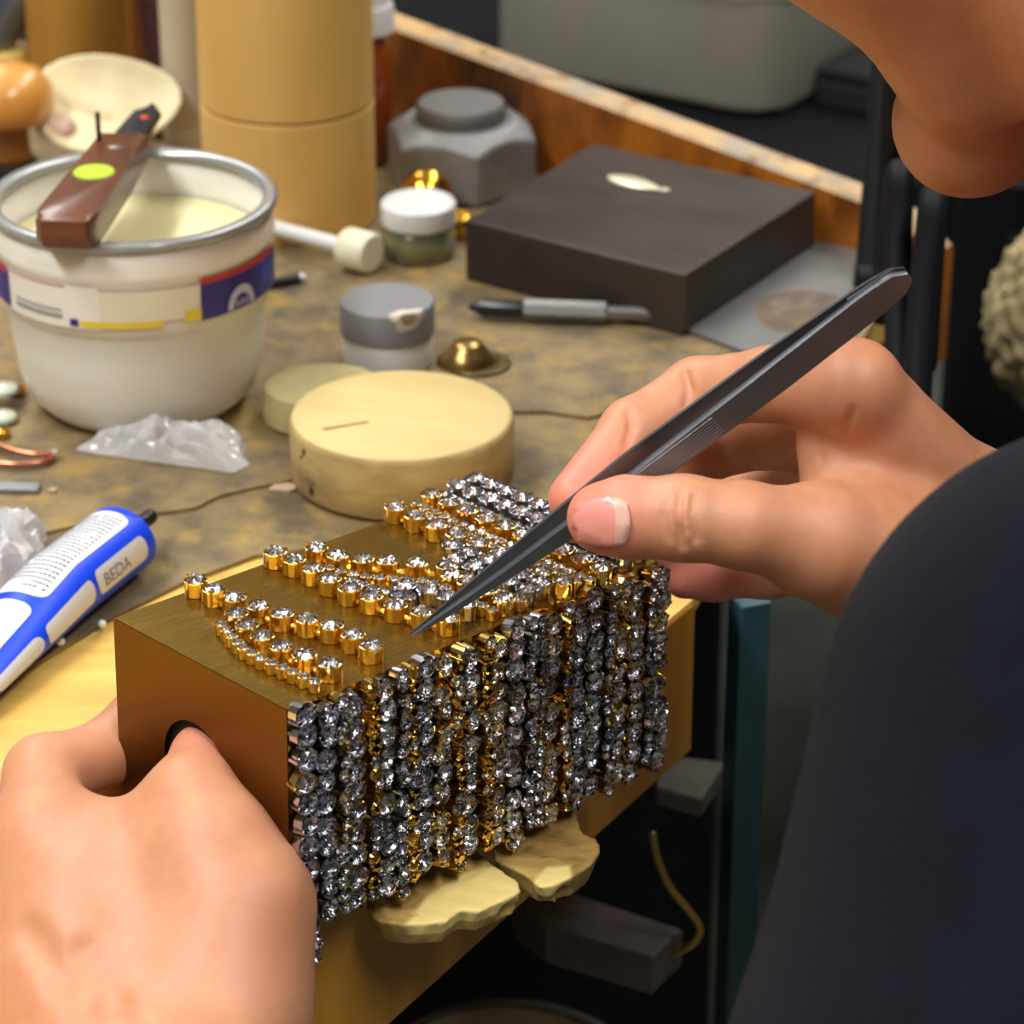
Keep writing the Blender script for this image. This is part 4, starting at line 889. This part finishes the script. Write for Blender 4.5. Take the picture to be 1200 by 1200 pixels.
# left hand
def lb(x, y, z): return MB @ V((x, y, z))
d0 = .628
LH = {
 'thumb': [(lb(.010, hc[0]+.0012, hc[1]+.0028), .0056), (lb(.003, hc[0]+.0008, hc[1]+.0012), .0066), (at(226, 935, .617), .0092), (at(248, 985, .610), .0106), (at(283, 1062, .606), .0120), (at(262, 1180, .603), .0140)],
 'index': [(lb(.040, .0085, -.020), .0060), (lb(.022, .0088, -.024), .0066), (at(126, 882, .650), .0068), (at(52, 908, .640), .0082), (at(48, 985, .622), .0098), (at(90, 1090, .612), .0100)],
 'middle': [(lb(.036, .0085, -.036), .0060), (lb(.018, .009, -.038), .0068), (at(60, 950, .668), .0072), (at(-30, 960, .655), .0084), (at(-30, 1030, .632), .0100), (at(40, 1130, .618), .0100)],
 'ring': [(at(150, 1010, .682), .0058), (at(60, 1020, .684), .0068), (at(-70, 1020, .672), .0080), (at(-90, 1080, .645), .0098), (at(10, 1170, .625), .0100)],
 'pinky': [(at(120, 1070, .682), .0050), (at(20, 1080, .684), .0058), (at(-100, 1090, .675), .0068), (at(-120, 1140, .655), .0085), (at(-10, 1220, .635), .0095)]}
allp = [p for c_ in LH.values() for p, r in c_]+[at(150, 1430, .566)]
lo, hi = bounds(allp, .02); G1 = Field(lo, hi, .0009); palm = G1.like()
wr = at(175, 1330, .580)
for a_, b_, r1, r2 in ((at(48, 990, .624), at(150, 1300, .582), .0098, .0118), (at(-30, 1030, .634), at(120, 1310, .588), .0098, .0118), (at(-90, 1080, .646), at(100, 1320, .596), .0098, .0120), (at(-120, 1140, .656), at(90, 1330, .602), .0088, .0120),
                       (at(283, 1062, .607), at(258, 1190, .603), .0122, .0145), (at(258, 1190, .600), at(225, 1330, .580), .0145, .0145), (at(90, 980, .622), at(232, 1000, .614), .0075, .0096), (at(120, 1040, .614), at(250, 1080, .608), .0100, .0112),
                       (at(150, 1300, .584), at(150, 1460, .560), .0160, .0180), (at(110, 1120, .612), at(240, 1150, .606), .0110, .0120), (at(215, 1330, .580), at(205, 1460, .560), .0152, .0170)):
    palm.add(a_, b_, r1, r2, .012)
G1.merge(palm, .001)
for nm in ('pinky', 'ring', 'middle', 'index', 'thumb'):
    f = G1.like(); f.chain(LH[nm], .003); G1.merge(f, .005 if nm != 'thumb' else .009); flush_pts.append((LH[nm][0][0], .011, .9))
crease(G1, [(30, 1090), (70, 1140), (110, 1195)], .0026, .0010, .004); crease(G1, [(96, 1110), (128, 1165), (150, 1200)], .0026, .0007, .004)
lh = G1.mesh(4)
# head and neck
gz = V((-.36, .50, -.78)).normalized(); uu = V((-.56, .50, .643)); uu = (uu-gz*uu.dot(gz)).normalized(); lf = uu.cross(gz)
if lf.y > 0: lf = -lf
chin = at(1150, 135, .66); HC = chin+uu*.095-gz*.062
hp = lambda g, u_, l: HC+gz*g+uu*u_+lf*l
neckb = V((.20, -.134, .12))
F = Field(*bounds([HC, neckb, chin], .12), .0022)
for a_, b_, r1, r2 in ((hp(-.02, .03, 0), hp(.015, .035, 0), .076, .070), (hp(.016, -.02, .030), hp(.020, -.05, .026), .034, .030), (hp(.016, -.02, -.030), hp(.020, -.05, -.026), .034, .030),
                       (hp(-.005, -.035, .050), hp(.044, -.090, .014), .020, .0150), (hp(-.005, -.035, -.050), hp(.044, -.090, -.014), .020, .0150), (hp(.036, -.05, .0), hp(.040, -.07, 0), .026, .022), 
                       (hp(.060, .012, 0), hp(.076, -.025, 0), .008, .011), (hp(.074, -.027, .008), hp(.074, -.027, -.008), .007, .007), (hp(.062, -.052, .010), hp(.062, -.052, -.010), .006, .006), (hp(.060, -.062, .008), hp(.060, -.062, -.008), .006, .006),
                       (hp(-.012, .006, .072), hp(-.014, -.022, .070), .012, .008), (hp(-.012, .006, -.072), hp(-.014, -.022, -.070), .012, .008), (hp(-.03, -.03, 0), neckb, .050, .056)):
    F.add(a_, b_, r1, r2, .012)
F.add(chin, chin+lf*.004, .0168, .0168, .003)
for s_ in (1, -1): F.add(hp(.072, .004, s_*.031), hp(.074, .004, s_*.029), .013, .013, .008, -1)
head = F.mesh(4)
# arms and trunk inside the clothes
shL = at(1335, 862, .50); elL = at(1300, 1900, .47); shR = V((.297, .03, .09)); elR = V((.33, .02, -.08))
wrL = at(178, 1420, .566); wrR = at(1230, 740, .665)
hip = V((.40, -.25, -.32)); chest = V((.24, -.16, .02))
core = Field(*bounds([shL, elL, shR, elR, wrL, wrR, hip, neckb], .09), .005)
for a_, b_, r1, r2, k_ in ((shL, elL, .036, .030, .01), (elL, wrL, .028, .019, .01), (shR, elR, .036, .030, .01), (elR, wrR, .028, .019, .01), (neckb, chest, .05, .07, .03), (shL, chest, .045, .07, .03), (shR, chest, .045, .07, .03), (chest, hip, .085, .09, .04)):
    core.add(a_, b_, r1, r2, k_)
core = core.mesh(2)
skin = mat('skin', (205, 146, 112), .5, sss=.12, col2=(195, 132, 97), scale=70, bump=.10, bscale=900, flush=(226, 128, 112), detail=5)
person = npmesh('person', [rh, lh, head, core], skin)
tag(person, 'person in a dark navy sweatshirt bent over the box, holding it and the tweezers', 'person')
Pv = np.concatenate([rh[0], lh[0], head[0], core[0]]); fl_ = np.zeros(len(Pv))
for p, r_, s_ in flush_pts: fl_ = np.maximum(fl_, s_*np.clip(1.25-np.linalg.norm(Pv-np.array(p), axis=1)/r_/1.5, 0, 1)*.75)
at_ = person.data.attributes.new('flush', 'FLOAT', 'POINT'); at_.data.foreach_set('value', fl_.astype(np.float32))
# thumb nail, laid on the thumb's surface
bm = BM(); rows = []
for i in range(9):
    row = []
    for j in range(9):
        u_, v_ = i/8*2-1, j/8*2-1; x_ = 704+34*u_*(1-.12*v_*v_); y_ = 613+31*v_*(1-.22*u_**4-(.14*u_*u_ if u_ < 0 else 0))
        p = G0.hit(x_, y_, .56); row.append(bm.verts.new((p if p else at(x_, y_, .595))-FW*.0009))
    rows.append(row)
bmesh.ops.smooth_vert(bm, verts=bm.verts, factor=.5, use_axis_x=True, use_axis_y=True, use_axis_z=True)
for i in range(8):
    for j in range(8): bm.faces.new((rows[i][j], rows[i+1][j], rows[i+1][j+1], rows[i][j+1])).material_index = 1 if i >= 6 else 0
o = obj('thumbnail', bm, [mat('nail_pink', (232, 150, 140), .25, coat=.3), mat('nail_pale', (222, 174, 158), .35)], person, True)
md = o.modifiers.new('t', 'SOLIDIFY'); md.thickness = .0004
# eyes and hair
bm = BM()
for s_ in (1, -1): bmesh.ops.create_uvsphere(bm, u_segments=20, v_segments=12, radius=.0115, matrix=T(hp(.062, .004, s_*.030)))
obj('eyes', bm, mat('eye_white', (225, 222, 215), .2), person, True)
F = Field(*bounds([HC], .12), .003)
F.add(hp(-.026, .036, 0), hp(.004, .046, 0), .080, .074, .01); F.add(hp(.09, -.02, 0), hp(.07, -.06, 0), .062, .07, .01, -1); F.add(hp(.0, -.075, .03), hp(.0, -.075, -.03), .062, .062, .01, -1)
npmesh('hair', [F.mesh(2)], mat('black_hair', (18, 14, 13), .5, bump=.5, bscale=300), person)
# sweatshirt: one continuous cloth surface over shoulders, arms and trunk
F = Field(*bounds([shL, elL, shR, elR, wrL, wrR, hip, neckb], .10), .0045)
for a_, b_, r1, r2, k_ in ((at(1340, 868, .50), at(1285, 1400, .485), .0535, .0610, .01), (at(1285, 1400, .485), elL, .0610, .045, .01), (elL, wrL.lerp(elL, .04), .042, .0265, .02), (shR, elR, .05, .044, .02), (elR, wrR.lerp(elR, .45), .040, .030, .02),
                           (neckb-V((0, 0, .035)), chest, .055, .10, .04), (at(1400, 900, .50), chest, .045, .09, .01), (shR, chest, .055, .09, .03), (chest, hip, .105, .11, .03)):
    F.add(a_, b_, r1, r2, k_)
npmesh('sweatshirt', [F.mesh(6)], mat('navy_fleece', (16, 19, 28), .95, col2=(12, 14, 22), scale=40, bump=.3, bscale=700, spec=.08), person).data.materials[0].node_tree.nodes['Principled BSDF'].inputs['Sheen Weight'].default_value = .04
